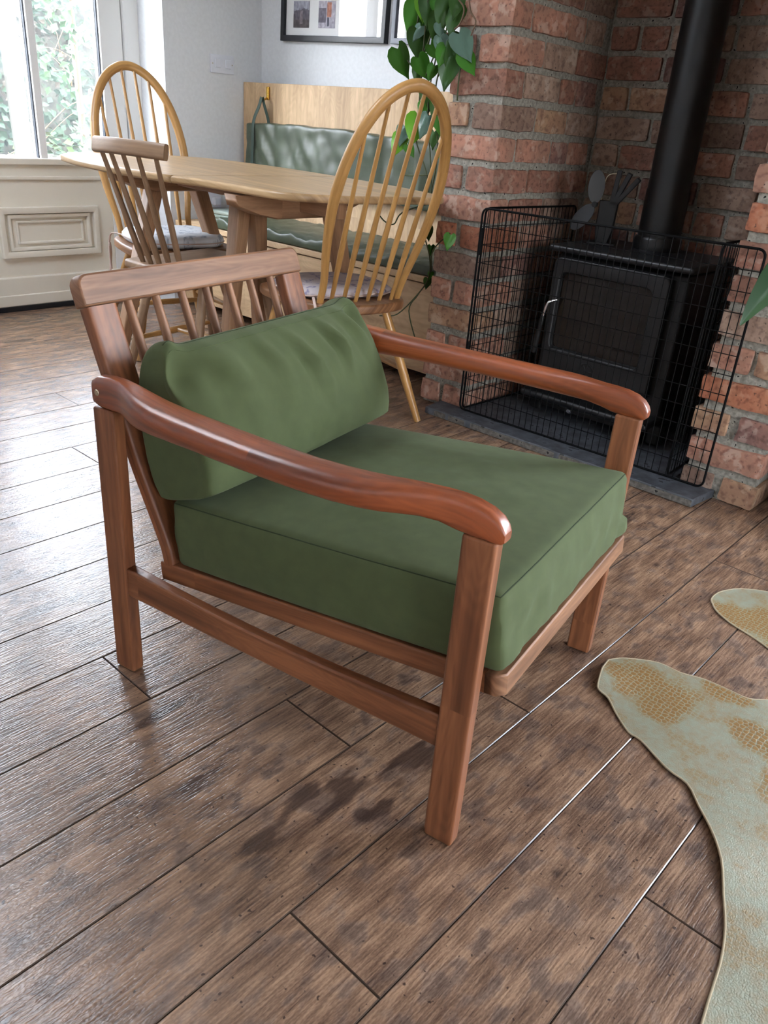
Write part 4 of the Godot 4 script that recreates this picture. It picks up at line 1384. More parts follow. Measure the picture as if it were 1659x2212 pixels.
func seat_pad(at: Transform3D, called: String, label: String, m: Material, th: float, frill: bool) -> void:
	var o := Node3D.new()
	o.name = numbered(called); add_child(o)
	o.transform = at
	tag(o, label, "cushion")
	var outline := []
	for i in 40:
		var a := TAU * i / 40
		var e := 3.2
		outline.append(Vector2(signf(cos(a)) * pow(absf(cos(a)), 2 / e) * 0.178 + 0.185, signf(sin(a)) * pow(absf(sin(a)), 2 / e) * 0.192 * (1.0 - 0.06 * cos(a))))
	var f := noise(hash(called) % 1000, 9.0, 2)
	var rings: Array = []
	var UV: Array = []
	for s in [[0.0, 0.0], [0.6, 0.0], [0.93, 0.002], [1.0, th * 0.32], [1.0, th * 0.6], [0.93, th * 0.92], [0.7, th * 1.04], [0.4, th * 1.0], [0.15, th * 0.97], [0.0, th * 0.93]]:
		var r := PackedVector3Array(); var u := PackedVector2Array()
		for j in 41:
			var p: Vector2 = Vector2(0.185, 0) + (outline[j % 40] - Vector2(0.185, 0)) * s[0]
			var y: float = s[1]
			if y > th * 0.5: y += 0.004 * f.get_noise_2d(p.x, p.y)
			if j < 40: r.append(Vector3(p.x, y, p.y))
			u.append(Vector2(p.x, p.y) * 2.2)
		r.reverse(); rings.append(r)
		u.reverse(); UV.append(u)
	var mm := MB.new()
	mm.grid(rings, UV, true)
	put("pad", mm, m, o)
	var path := []
	for j in 41:
		var p: Vector2 = outline[j % 40]
		path.append(Vector3(p.x, th * 0.4 + (0.003 * sin(j * 2.4) if frill else 0.0), p.y) + Vector3(p.x - 0.185, 0, p.y).normalized() * (0.004 + (0.003 * sin(j * 1.7) if frill else -0.003)))
	path = smooth_path(path, 3)
	var em := MB.new()
	em.tube(path, [Vector2(0.004, 0.0035) if frill else Vector2(0.0025, 0.0025)], 6, false)
	put("piping", em, M.pad_edge, o)
	# tie ends by the rear corner
	var tm := MB.new()
	var sgn := -1.0
	tm.tube(smooth_path([Vector3(0.02, 0.012, 0.165 * sgn), Vector3(-0.03, 0.012, 0.190 * sgn), Vector3(-0.055, -0.02, 0.196 * sgn), Vector3(-0.052, -0.07, 0.200 * sgn), Vector3(-0.050, -0.14, 0.197 * sgn)], 4), [Vector2(0.005, 0.0025)], 6)
	tm.tube(smooth_path([Vector3(-0.052, -0.03, 0.196 * sgn), Vector3(-0.060, -0.08, 0.192 * sgn), Vector3(-0.075, -0.15, 0.196 * sgn)], 4), [Vector2(0.005, 0.0025)], 6)
	put("tie", tm, M.pad_edge, o)

func build_dining_chairs() -> void:
	var q := build_quaker()
	q.name = numbered("dining_chair"); add_child(q)
	q.transform = Transform3D(Basis(Vector3.UP, deg_to_rad(166.0)), Vector3(-1.90, 0, -2.0))
	tag(q, "honey wooden hoop-back dining chair with six spindles beside the brick pier", "chair", "hoop-back dining chairs at the table")
	seat_pad(q.transform * Transform3D(Basis(), Vector3(0.005, 0.4425, 0)), "chair_cushion", "lilac flowered seat pad with a frilled edge on the hoop-back chair near the bricks", M.pad_lilac, 0.034, true)
	var q2 := q.duplicate()
	q2.name = numbered("dining_chair"); add_child(q2)
	q2.transform = Transform3D(Basis(Vector3.UP, deg_to_rad(-12.3)) * Basis.from_scale(Vector3(1.035, 1.035, 1.035)), Vector3(-3.29, 0, -2.11))
	q2.set_meta("label", "hoop-back dining chair at the far left end of the table before the garden door")
	seat_pad(q2.transform * Transform3D(Basis(), Vector3(0.015, 0.4425, 0)) * Transform3D(Basis.from_scale(Vector3(1, 1, -1)), Vector3.ZERO), "chair_cushion", "plain pale white seat pad with a dangling tie on the chair by the garden door", M.pad_white, 0.052, false)
	# low comb-back chair on the near side of the table
	var c := thing("comb_back_chair", "small pale brown chair with curved crest rail and five spindles, at the near table edge", "chair", Vector3(-2.50, 0, -1.628), deg_to_rad(98.0))
	var seat := PackedVector2Array([Vector2(-0.03, -0.17), Vector2(0.0, -0.19), Vector2(0.2, -0.205), Vector2(0.38, -0.215), Vector2(0.42, -0.20), Vector2(0.43, 0.0), Vector2(0.42, 0.20), Vector2(0.38, 0.215), Vector2(0.2, 0.205), Vector2(0.0, 0.19), Vector2(-0.03, 0.17), Vector2(-0.045, 0.0)])
	var sa: Array = []
	for p in seat: sa.append(p)
	sa.append(seat[0])
	sa = smooth_path(sa, 4); sa.pop_back()
	seat = PackedVector2Array(sa)
	for i in seat.size(): seat[i].y = -seat[i].y
	if Geometry2D.is_polygon_clockwise(seat): seat.reverse()
	var m := MB.new()
	m.slab(seat, 0.030, 0.010, Transform3D(Basis(Vector3.RIGHT, -PI / 2), Vector3(0, 0.472, 0)), Vector2(0.5, 0.1))
	put("seat", m, M.elm, c)
	# crest: an arc, ends swept forward
	var path := []
	var rad := []
	for i in 21:
		var s := i / 10.0 - 1.0
		path.append(Vector3(-0.150 + 0.032 * s * s, 0.862 + 0.004 * (1 - s * s), 0.168 * s))
	var rings: Array = []
	var al := PackedFloat32Array()
	for i in path.size():
		var d: Vector3 = (path[mini(i + 1, 20)] - path[maxi(i - 1, 0)]).normalized()
		var sx := Vector3(0.18, 1, 0).normalized()
		sx = (sx - d * sx.dot(d)).normalized()
		rings.append(oval(path[i], sx * 0.0245, d.cross(sx) * 0.0155, 4.0, 20)); al.append(i * 0.02)
	m = MB.new()
	m.loft(rings, al, true)
	put("crest_rail", m, M.elm, c)
	for k in 5:
		var s := -0.8 + k * 0.4
		put("spindle", turned(Vector3(-0.005 - 0.012 * (1 - s * s), 0.477, 0.120 * s), Vector3(-0.148 + 0.032 * s * s, 0.846, 0.163 * s), [[0, 0.0085], [0.15, 0.0115], [0.45, 0.0105], [1, 0.0075]], 10), M.elm, c)
	for l in [[Vector3(0.06, 0.462, 0.13), Vector3(-0.06, 0, 0.185)], [Vector3(0.06, 0.462, -0.13), Vector3(-0.06, 0, -0.185)], [Vector3(0.34, 0.462, 0.15), Vector3(0.42, 0, 0.19)], [Vector3(0.34, 0.462, -0.15), Vector3(0.42, 0, -0.19)]]:
		put("leg", turned(l[0], l[1], [[0, 0.014], [0.3, 0.0175], [0.6, 0.017], [1, 0.012]], 12), M.elm, c)
	for s in [1.0, -1.0]:
		put("stretcher", turned(Vector3(-0.005, 0.2, 0.16 * s), Vector3(0.382, 0.2, 0.172 * s), [[0, 0.008], [0.5, 0.013], [1, 0.008]], 10), M.honey, c)
	put("stretcher", turned(Vector3(0.19, 0.2, 0.166), Vector3(0.19, 0.2, -0.166), [[0, 0.008], [0.5, 0.013], [1, 0.008]], 10), M.honey, c)

# ------------------------------------------------------------------ stove
func build_stove() -> void:
	var s := thing("wood_stove", "black cast iron wood stove with a glazed door in the brick fireplace", "stove", Vector3(-1.285, 0.028, -2.83))
	var o := Vector3(1.285, -0.028, 2.83)
	var F := -2.64
	put("body", box(o + Vector3(-1.285, 0.35, -2.82), Vector3(0.50, 0.54, 0.34), 0.016, 1, Basis(), 1), M.iron, s)
	put("top_plate", box(o + Vector3(-1.287, 0.637, -2.82), Vector3(0.545, 0.024, 0.42), 0.011, 0, Basis(), 1), M.iron, s)
	# door with a rounded window and a sloped sill
	var outer := rrect(-0.225, -0.215, 0.215, 0.215, 0.028)
	var inner := rrect(-0.195, -0.115, 0.165, 0.165, 0.030)
	var d := put("door", ringed(outer, inner, 0.0, 0.030, 0.006, 0.03), M.iron, s)
	d.position = o + Vector3(-1.30, 0.395, F)
	var g := MB.new()
	g.slab(rrect(-0.198, -0.118, 0.168, 0.168, 0.03), 0.004, 0.001, Transform3D(Basis(), Vector3(0, 0, 0.008)), Vector2.ZERO, 1.0, 1)
	put("glass", g, M.stove_glass, d)
	var sill := MB.new()
	sill.slab(PackedVector2Array([Vector2(0.010, 0.0), Vector2(0.036, -0.012), Vector2(0.010, -0.014)]), 0.345, 0.001, Transform3D(Basis(Vector3.UP, -PI / 2), Vector3(-0.015, -0.105, 0.0)), Vector2.ZERO, 1.0, 1)
	put("sill", sill, M.iron, d)
	var hd := MB.new()
	hd.tube(smooth_path([Vector3(-0.215, -0.075, 0.045), Vector3(-0.222, -0.12, 0.060), Vector3(-0.235, -0.04, 0.066)], 3), [0.004], 8)
	hd = MB.new()
	hd.tube([Vector3(-0.240, -0.135, 0.052), Vector3(-0.236, -0.10, 0.054), Vector3(-0.222, 0.005, 0.056)], [0.008, 0.011, 0.007], 12)
	put("handle", hd, M.iron_dark, d)
	var hc := MB.new()
	hc.tube(smooth_path([Vector3(-0.222, 0.000, 0.056), Vector3(-0.214, 0.040, 0.056), Vector3(-0.206, 0.058, 0.052), Vector3(-0.190, 0.066, 0.030)], 4), [0.0055], 10)
	put("handle_hook", hc, M.chrome, d)
	# air wheel below the window
	var wm := MB.new()
	var ring := []
	for i in 25: ring.append(Vector3(cos(TAU * i / 24) * 0.029, sin(TAU * i / 24) * 0.029, 0.030))
	wm.tube(ring, [0.0055], 8, false)
	for i in 3: wm.tube([Vector3(0, 0, 0.030), Vector3(cos(TAU * i / 3) * 0.029, sin(TAU * i / 3) * 0.029, 0.030)], [0.004], 6)
	wm.tube([Vector3(0, 0, 0.0), Vector3(0, 0, 0.036)], [0.008, 0.007], 10)
	var w := put("air_wheel", wm, M.iron_dark, s)
	w.position = o + Vector3(-1.325, 0.232, F - 0.002)
	var bd := MB.new()
	var ov := []
	for i in 25: ov.append(Vector3(cos(TAU * i / 24) * 0.024, sin(TAU * i / 24) * 0.0095, 0.004))
	bd.tube(ov, [0.0014], 6, false)
	for i in 5: bd.tube([Vector3(-0.014 + i * 0.007, -0.003, 0.003), Vector3(-0.011 + i * 0.007, 0.003 - 0.002 * (i % 2), 0.003)], [0.0012], 5)
	var b := put("badge", bd, M.chrome, s)
	b.position = o + Vector3(-1.197, 0.214, F + 0.002)
	# lower front: ash shelf, knobs, feet
	put("ash_shelf", box(o + Vector3(-1.285, 0.118, -2.60), Vector3(0.52, 0.026, 0.13), 0.012, 0, Basis(), 1), M.iron, s)
	put("ash_drawer", box(o + Vector3(-1.29, 0.088, -2.64), Vector3(0.40, 0.05, 0.06), 0.006, 0, Basis(), 1), M.iron_dark, s)
	for k in [[Vector3(-1.525, 0.198, -2.625), 0.011], [Vector3(-1.345, 0.084, -2.60), 0.012]]:
		var km := MB.new()
		km.tube([o + k[0], o + k[0] + Vector3(0, 0, 0.012), o + k[0] + Vector3(0, 0, 0.014), o + k[0] + Vector3(0, 0, 0.022), o + k[0] + Vector3(0, 0, 0.028)], [0.004, 0.004, k[1] * 0.75, k[1], k[1] * 0.6], 12)
		put("knob", km, M.chrome, s)
	for x in [-1.535, -1.04]:
		for z in [-2.67, -2.97]:
			put("foot", box(o + Vector3(x, 0.066, z), Vector3(0.05, 0.076, 0.05), 0.01, 1, Basis(), 1), M.iron_dark, s)
	# flue
	var fl := thing("stove_pipe", "tall round black stove pipe rising from the stove top", "stove pipe", Vector3(-1.297, 0.649, -2.925))
	var fm := MB.new()
	fm.tube([Vector3(0, 0, 0), Vector3(0, 0.2, 0), Vector3(0, 0.201, 0), Vector3(0, 1.6, 0)], [0.0755, 0.0755, 0.073, 0.073], 40)
	put("pipe", fm, M.iron_flue, fl)
	var cm := MB.new()
	cm.tube([Vector3(0, 0, 0), Vector3(0, 0.035, 0), Vector3(0, 0.045, 0)], [0.086, 0.086, 0.078], 40)
	put("collar", cm, M.iron_flue, fl)
	# heat-driven fan standing on the stove
	var fan := thing("stove_fan", "small black stove fan with fanned cooling fins standing on the stove top", "fan", Vector3(-1.455, 0.650, -2.80), 0.35)
	put("base", box(Vector3(0, 0.004, 0), Vector3(0.10, 0.008, 0.06), 0.003, 0, Basis(), 1), M.iron_dark, fan)
	var body := PackedVector2Array([Vector2(-0.022, 0.006), Vector2(0.022, 0.006), Vector2(0.034, 0.05), Vector2(0.036, 0.15), Vector2(-0.03, 0.15), Vector2(-0.03, 0.05)])
	var bm := MB.new()
	bm.slab(body, 0.03, 0.004, Transform3D(), Vector2.ZERO, 1.0, 1)
	put("heat_sink", bm, M.iron_dark, fan)
	for i in 3:
		var a := -0.08 - 0.28 * i
		put("fin", box(Vector3(0.012 + 0.006 * i, 0.14, 0) + Vector3(-sin(a), cos(a), 0) * 0.055, Vector3(0.017, 0.115, 0.03), 0.003, 1, Basis(Vector3.BACK, a), 0), M.iron_dark, fan)
	var lp := MB.new()
	lp.tube(smooth_path([Vector3(-0.028, 0.15, 0), Vector3(-0.022, 0.225, 0), Vector3(0.008, 0.240, 0), Vector3(0.026, 0.232, 0), Vector3(0.020, 0.15, 0)], 5), [0.002], 6)
	put("carry_loop", lp, M.steel, fan)
	for q in [[0.05, 0.072], [2.5, 0.06]]:
		var bl := MB.new()
		var pl := PackedVector2Array()
		for i in 20:
			var a := TAU * i / 20
			pl.append(Vector2(cos(a) * 0.030, sin(a) * 0.056 + 0.058))
		bl.slab(pl, 0.0022, 0.0008, Transform3D(Basis(Vector3.BACK, q[0]) * Basis(Vector3.UP, 0.35), Vector3(-0.045, 0.135, 0.028)), Vector2.ZERO, 1.0, 1)
		put("blade", bl, M.iron_dark, fan)
	var hub := MB.new()
	hub.tube([Vector3(-0.045, 0.135, 0.01), Vector3(-0.045, 0.135, 0.036)], [0.012, 0.009], 12)
	put("hub", hub, M.iron_dark, fan)

# ------------------------------------------------------------------ fireguard
func guard_panel(g: Node3D, a: Vector3, b: Vector3, y0: float, y1: float, counts: Array, n: int, low := 0.0) -> int:
	# frame rod round the panel, then one thin rod per wire
	var d := (b - a)
	var L := Vector2(d.x, d.z).length()
	var dir := Vector3(d.x, 0, d.z).normalized()
	var r := 0.02
	var pts := []
	for c in [[r, r, PI, 1.5 * PI], [L - r, r, 1.5 * PI, TAU], [L - r, y1 - y0 - r, 0.0, PI / 2], [r, y1 - y0 - r, PI / 2, PI]]:
		for i in 5:
			var t: float = lerpf(c[2], c[3], i / 4.0)
			pts.append(a + dir * (c[0] + cos(t) * r) + Vector3(0, y0 - a.y + c[1] + sin(t) * r, 0))
	pts.append(pts[0])
	var m := MB.new()
	m.tube(pts, [0.0038], 8, false)
	put("frame", m, M.wire, g)
	var side := dir.cross(Vector3.UP) * 0.0015
	for i in range(1, counts[0]):
		var p: Vector3 = a + dir * (L * i / counts[0]) + side
		piece("wire", n, rod(Vector3(p.x, y0 + 0.002, p.z), Vector3(p.x, y1 - 0.002, p.z), 0.00135, -1.0, 6), M.wire, g); n += 1
	for i in range(1, counts[1]):
		var y := lerpf(y0, y1, float(i) / counts[1])
		piece("wire", n, rod(Vector3(a.x, y, a.z) - side, Vector3(b.x, y, b.z) - side, 0.00135, -1.0, 6), M.wire, g); n += 1
	return n

func build_guard() -> void:
	var g := thing("fireguard", "black wire mesh fireguard with folded sides standing on the slate hearth", "fireguard", Vector3(-1.23, 0.028, -2.40))
	var o := Vector3(1.23, -0.028, 2.40)
	var n := 0
	n = guard_panel(g, o + Vector3(-1.703, 0.032, -2.385), o + Vector3(-0.752, 0.032, -2.412), 0.0045, 0.727, [39, 12], n)
	n = guard_panel(g, o + Vector3(-1.696, 0.032, -2.393), o + Vector3(-1.668, 0.032, -2.955), 0.0045, 0.727, [23, 12], n)
	n = guard_panel(g, o + Vector3(-0.872, 0.032, -2.416), o + Vector3(-0.888, 0.032, -2.86), 0.0045, 0.727, [18, 12], n)
	for y in [0.20, 0.60]:
		put("hinge", rod(o + Vector3(-1.700, y, -2.389), o + Vector3(-1.700, y + 0.09, -2.389), 0.0068, -1.0, 8), M.wire, g)

# ------------------------------------------------------------------ pictures, switch, socket
func framed(label: String, x0: float, x1: float, y0: float, h: float, tilt: float, fm: Material, prints: Array, bar: float) -> void:
	var w := x1 - x0
	var p := thing("picture_frame", label, "picture", Vector3((x0 + x1) / 2, y0 + h / 2, -3.16))
	p.rotation.z = tilt
	put("frame", ringed(rrect(-w / 2, -h / 2, w / 2, h / 2, 0.002, 2), rrect(-w / 2 + bar, -h / 2 + bar, w / 2 - bar, h / 2 - bar, 0.001, 2), 0.001, 0.030, 0.002), fm, p)
	put("mount", box(Vector3(0, 0, 0.010), Vector3(w - bar, h - bar, 0.006), 0.001), M.mount, p)
	for q in prints:
		var pm := mat(Color.WHITE, 0.7)
		pm.albedo_texture = photo_tex(q[4])
		var m := MB.new()
		m.quad(Vector3(q[0], q[1], 0), Vector3(q[2], q[1], 0), Vector3(q[2], q[3], 0), Vector3(q[0], q[3], 0), Vector2(0, 1), Vector2(1, 0))
		m.rbox(Vector3((q[0] + q[2]) / 2, (q[1] + q[3]) / 2, -0.0008), Vector3(q[2] - q[0], q[3] - q[1], 0.0012), 0.0003, 0, Basis(), 0)
		var ob := put("photograph", m, pm, p)
		ob.position.z = 0.0146
	put("glass", box(Vector3(0, 0, 0.020), Vector3(w - 2 * bar, h - 2 * bar, 0.002), 0.0), M.glass, p)

func build_pictures() -> void:
	framed("larger black framed picture holding two small snapshots, on the wall above the bench", -3.640, -2.905, 1.325, 0.52, -0.017, M.black_frame, [[-0.285, -0.20, -0.168, -0.085, 0], [-0.10, -0.20, 0.018, -0.085, 1]], 0.026)
	framed("grey framed picture partly hidden behind the trailing plant on the wall", -2.868, -2.30, 1.315, 0.52, -0.012, M.grey_frame, [[-0.20, -0.15, 0.20, 0.15, 2]], 0.024)
	var s := thing("light_switch", "white double light switch plate on the plain wall beside the garden door", "light switch", Vector3(-3.83, 1.2, -2.895))
	put("plate", box(Vector3(0.004, 0, 0), Vector3(0.008, 0.085, 0.148), 0.003, 1, Basis(), 1), M.plastic, s)
	for z in [-0.036, 0.030]:
		put("rocker", box(Vector3(0.009, 0.002, z), Vector3(0.005, 0.040, 0.034), 0.002, 1, Basis(Vector3.BACK, 0.06), 1), M.plastic, s)
	for z in [-0.062, 0.062]:
		put("screw", rod(Vector3(0.007, 0, z), Vector3(0.0092, 0, z), 0.0032), M.steel, s)
	var k := thing("wall_socket", "white wall socket low on the plain wall behind the chairs", "socket", Vector3(-3.83, 0.545, -2.83))
	put("plate", box(Vector3(0.004, 0, 0), Vector3(0.008, 0.085, 0.085), 0.003, 1, Basis(), 1), M.plastic, k)
	put("plug", box(Vector3(0.022, -0.008, 0), Vector3(0.03, 0.045, 0.045), 0.008, 1, Basis(), 1), M.plastic, k)

# ------------------------------------------------------------------ trailing plant
func heart_leaf(L: float, fold: float, curl: float) -> MB:
	# hangs from the origin along -y, face towards +z
	var m := MB.new()
	var prof := [[-0.10, 0.16], [-0.06, 0.29], [0.08, 0.385], [0.25, 0.39], [0.45, 0.33], [0.65, 0.22], [0.85, 0.085], [1.0, 0.005]]
	var P: Array = []; var U: Array = []
	for q in prof:
		var row := PackedVector3Array(); var ur := PackedVector2Array()
		for k in 7:
			var s := k / 3.0 - 1.0
			var y: float = -q[0]
			if q[0] < 0.05: y = -q[0] * absf(s) - 0.05 * (1 - absf(s))
			var zz: float = -fold * absf(s) * q[1] - curl * q[0] * q[0] + 0.03 * sin(s * 5.0 + q[0] * 6.0)
			row.append(Vector3(s * q[1], y, zz) * L); ur.append(Vector2(s, q[0]))
		P.append(row); U.append(ur)
	m.grid(P, U)
	# thin second skin gives the blade a thickness
	var Q: Array = []
	for r in P:
		var row := PackedVector3Array()
		for k in r.size(): row.append(r[r.size() - 1 - k] - Vector3(0, 0, 0.0007))
		Q.append(row)
	m.grid(Q, U)
	return m

func build_hanging_plant() -> void:
	var p := thing("hanging_plant", "trailing heart-leaved vine plant hanging down beside the brick pier", "plant", Vector3(-2.02, 0, -2.44))
	var o := Vector3(2.02, 0, 2.44)
	# x, y, z of the leaf centre, length, direction of the tip in degrees (90 = down), tone
	var L := [[-2.187, 1.197, -2.46, 0.116, 60, 1], [-2.118, 1.252, -2.46, 0.11, 85, 0], [-2.148, 1.323, -2.46, 0.126, 105, 1], [-2.11, 1.359, -2.46, 0.084, 90, 2], [-2.078, 1.354, -2.46, 0.114, 95, 0], [-1.938, 1.334, -2.37, 0.104, 110, 0], [-2.042, 1.302, -2.46, 0.09, 100, 0], [-1.906, 1.319, -2.37, 0.098, 95, 0], [-1.847, 1.238, -2.37, 0.102, 62, 3], [-1.829, 1.192, -2.38, 0.084, 62, 1], [-1.913, 1.233, -2.37, 0.107, 90, 0], [-1.936, 1.233, -2.36, 0.072, 80, 3], [-2.041, 1.229, -2.46, 0.067, 50, 1], [-2.093, 1.18, -2.46, 0.087, 60, 1], [-2.115, 1.154, -2.46, 0.061, 90, 0], [-2.047, 1.164, -2.46, 0.056, 110, 1], [-1.907, 1.165, -2.37, 0.11, 95, 0], [-1.942, 1.281, -2.36, 0.05, 80, 3], [-2.064, 1.079, -2.46, 0.098, 95, 0], [-2.082, 1.044, -2.46, 0.056, 100, 1], [-2.054, 0.996, -2.45, 0.086, 110, 3], [-2.098, 0.986, -2.46, 0.113, 110, 2], [-2.167, 0.961, -2.46, 0.077, 100, 3], [-2.191, 0.922, -2.46, 0.089, 115, 2], [-1.996, 1.002, -2.46, 0.067, 80, 1], [-2.119, 0.91, -2.46, 0.053, 60, 1], [-1.982, 0.908, -2.46, 0.03, 90, 2], [-2.009, 0.627, -2.48, 0.056, 85, 0], [-1.992, 0.568, -2.48, 0.041, 90, 1], [-1.824, 0.628, -2.37, 0.06, 100, 1], [-1.985, 0.474, -2.48, 0.034, 90, 1], [-1.997, 0.442, -2.48, 0.045, 100, 0], [-2.037, 1.36, -2.46, 0.075, 70, 1], [-1.895, 1.349, -2.37, 0.071, 100, 0], [-2.016, 1.043, -2.46, 0.074, 100, 0], [-2.122, 1.285, -2.45, 0.057, 120, 3], [-2.016, 0.953, -2.46, 0.063, 95, 0], [-1.924, 1.208, -2.36, 0.071, 110, 1], [-2.00, 1.42, -2.42, 0.10, 95, 0], [-2.09, 1.44, -2.44, 0.10, 80, 1], [-1.95, 1.46, -2.40, 0.10, 100, 0], [-2.05, 1.52, -2.44, 0.10, 90, 1]]
	for i in L.size():
		var q: Array = L[i]
		var face := Basis(Vector3.UP, 0.70 + rng.randf_range(-0.55, 0.55)) * Basis(Vector3.RIGHT, rng.randf_range(-0.45, 0.15))
		var roll := Basis(Vector3.BACK, deg_to_rad(90.0 - q[4]) + 0.05)
		var B := face * roll
		var lf := piece("leaf", i, heart_leaf(q[3], rng.randf_range(0.05, 0.45), rng.randf_range(0.0, 0.25)), M.leaves[q[5]], p)
		lf.transform = Transform3D(B, o + Vector3(q[0], q[1], q[2]) + B * Vector3(0, q[3] * 0.42, 0))
	var S := [
		[Vector3(-1.89, 1.365, -2.375), Vector3(-1.866, 1.343, -2.375), Vector3(-1.868, 1.315, -2.375), Vector3(-1.885, 1.29, -2.375), Vector3(-1.931, 1.27, -2.375)],
		[Vector3(-1.864, 1.4, -2.385), Vector3(-1.846, 1.336, -2.385), Vector3(-1.82, 1.306, -2.385), Vector3(-1.826, 1.265, -2.375)],
		[Vector3(-1.851, 1.186, -2.38), Vector3(-1.861, 1.161, -2.38), Vector3(-1.864, 1.077, -2.385)],
		[Vector3(-2.062, 1.45, -2.45), Vector3(-2.072, 1.295, -2.47), Vector3(-2.109, 1.214, -2.47)],
		[Vector3(-2.032, 1.257, -2.47), Vector3(-2.082, 1.154, -2.47)],
		[Vector3(-1.908, 1.248, -2.375), Vector3(-2.026, 1.151, -2.47)],
		[Vector3(-2.042, 1.45, -2.45), Vector3(-2.04, 1.244, -2.47), Vector3(-2.061, 1.071, -2.47), Vector3(-2.011, 0.797, -2.47), Vector3(-2.011, 0.655, -2.47), Vector3(-2.02, 0.615, -2.47), Vector3(-1.987, 0.542, -2.47), Vector3(-1.981, 0.475, -2.47), Vector3(-2.016, 0.411, -2.47), Vector3(-2.126, 0.298, -2.47), Vector3(-2.224, 0.271, -2.47)],
		[Vector3(-2.016, 0.411, -2.47), Vector3(-2.032, 0.388, -2.47), Vector3(-2.068, 0.321, -2.47), Vector3(-2.012, 0.2, -2.47)],
		[Vector3(-2.018, 0.732, -2.47), Vector3(-2.145, 0.684, -2.47), Vector3(-2.182, 0.638, -2.47), Vector3(-2.229, 0.641, -2.47), Vector3(-2.261, 0.66, -2.47)],
		[Vector3(-2.015, 0.833, -2.47), Vector3(-2.137, 0.819, -2.47), Vector3(-2.157, 0.83, -2.47)],
		[Vector3(-1.972, 0.494, -2.47), Vector3(-1.926, 0.58, -2.41), Vector3(-1.828, 0.655, -2.375)],
		[Vector3(-2.083, 1.45, -2.45), Vector3(-2.104, 1.244, -2.47), Vector3(-2.103, 1.054, -2.47), Vector3(-2.105, 0.947, -2.47), Vector3(-2.043, 0.842, -2.47), Vector3(-2.018, 0.748, -2.47)],
		[Vector3(-1.944, 1.45, -2.39), Vector3(-2.009, 1.245, -2.47), Vector3(-2.032, 1.102, -2.47), Vector3(-1.996, 0.908, -2.47), Vector3(-2.011, 0.765, -2.47)],
		[Vector3(-2.103, 1.45, -2.45), Vector3(-2.143, 1.301, -2.47), Vector3(-2.14, 1.186, -2.47), Vector3(-2.175, 1.2, -2.47)]]
	for i in S.size():
		var path := []
		for v in S[i]: path.append(o + v)
		var m := MB.new()
		m.tube(smooth_path(path, 5), [0.0026], 6)
		piece("stem", i, m, M.vine_brown if i < 2 else M.vine, p)
	# the pot it grows from hangs above the picture
	var pot := MB.new()
	pot.tube([o + Vector3(-2.0, 1.62, -2.5), o + Vector3(-2.0, 1.63, -2.5), o + Vector3(-2.0, 1.78, -2.5), o + Vector3(-2.0, 1.79, -2.5)], [0.06, 0.065, 0.085, 0.085], 24)
	put("pot", pot, M.pot, p)
	for i in 7:
		var a := TAU * i / 7
		var m := MB.new()
		m.tube(smooth_path([o + Vector3(-2.0, 1.79, -2.5), o + Vector3(-2.0 + cos(a) * 0.07, 1.82, -2.5 + sin(a) * 0.07), o + Vector3(-2.0 + cos(a) * 0.095, 1.7, -2.49 + sin(a) * 0.09), o + Vector3(-2.02 + cos(a) * 0.07, 1.45, -2.44 + sin(a) * 0.03)], 4), [0.0026], 6)
		piece("stem", S.size() + i, m, M.vine, p)

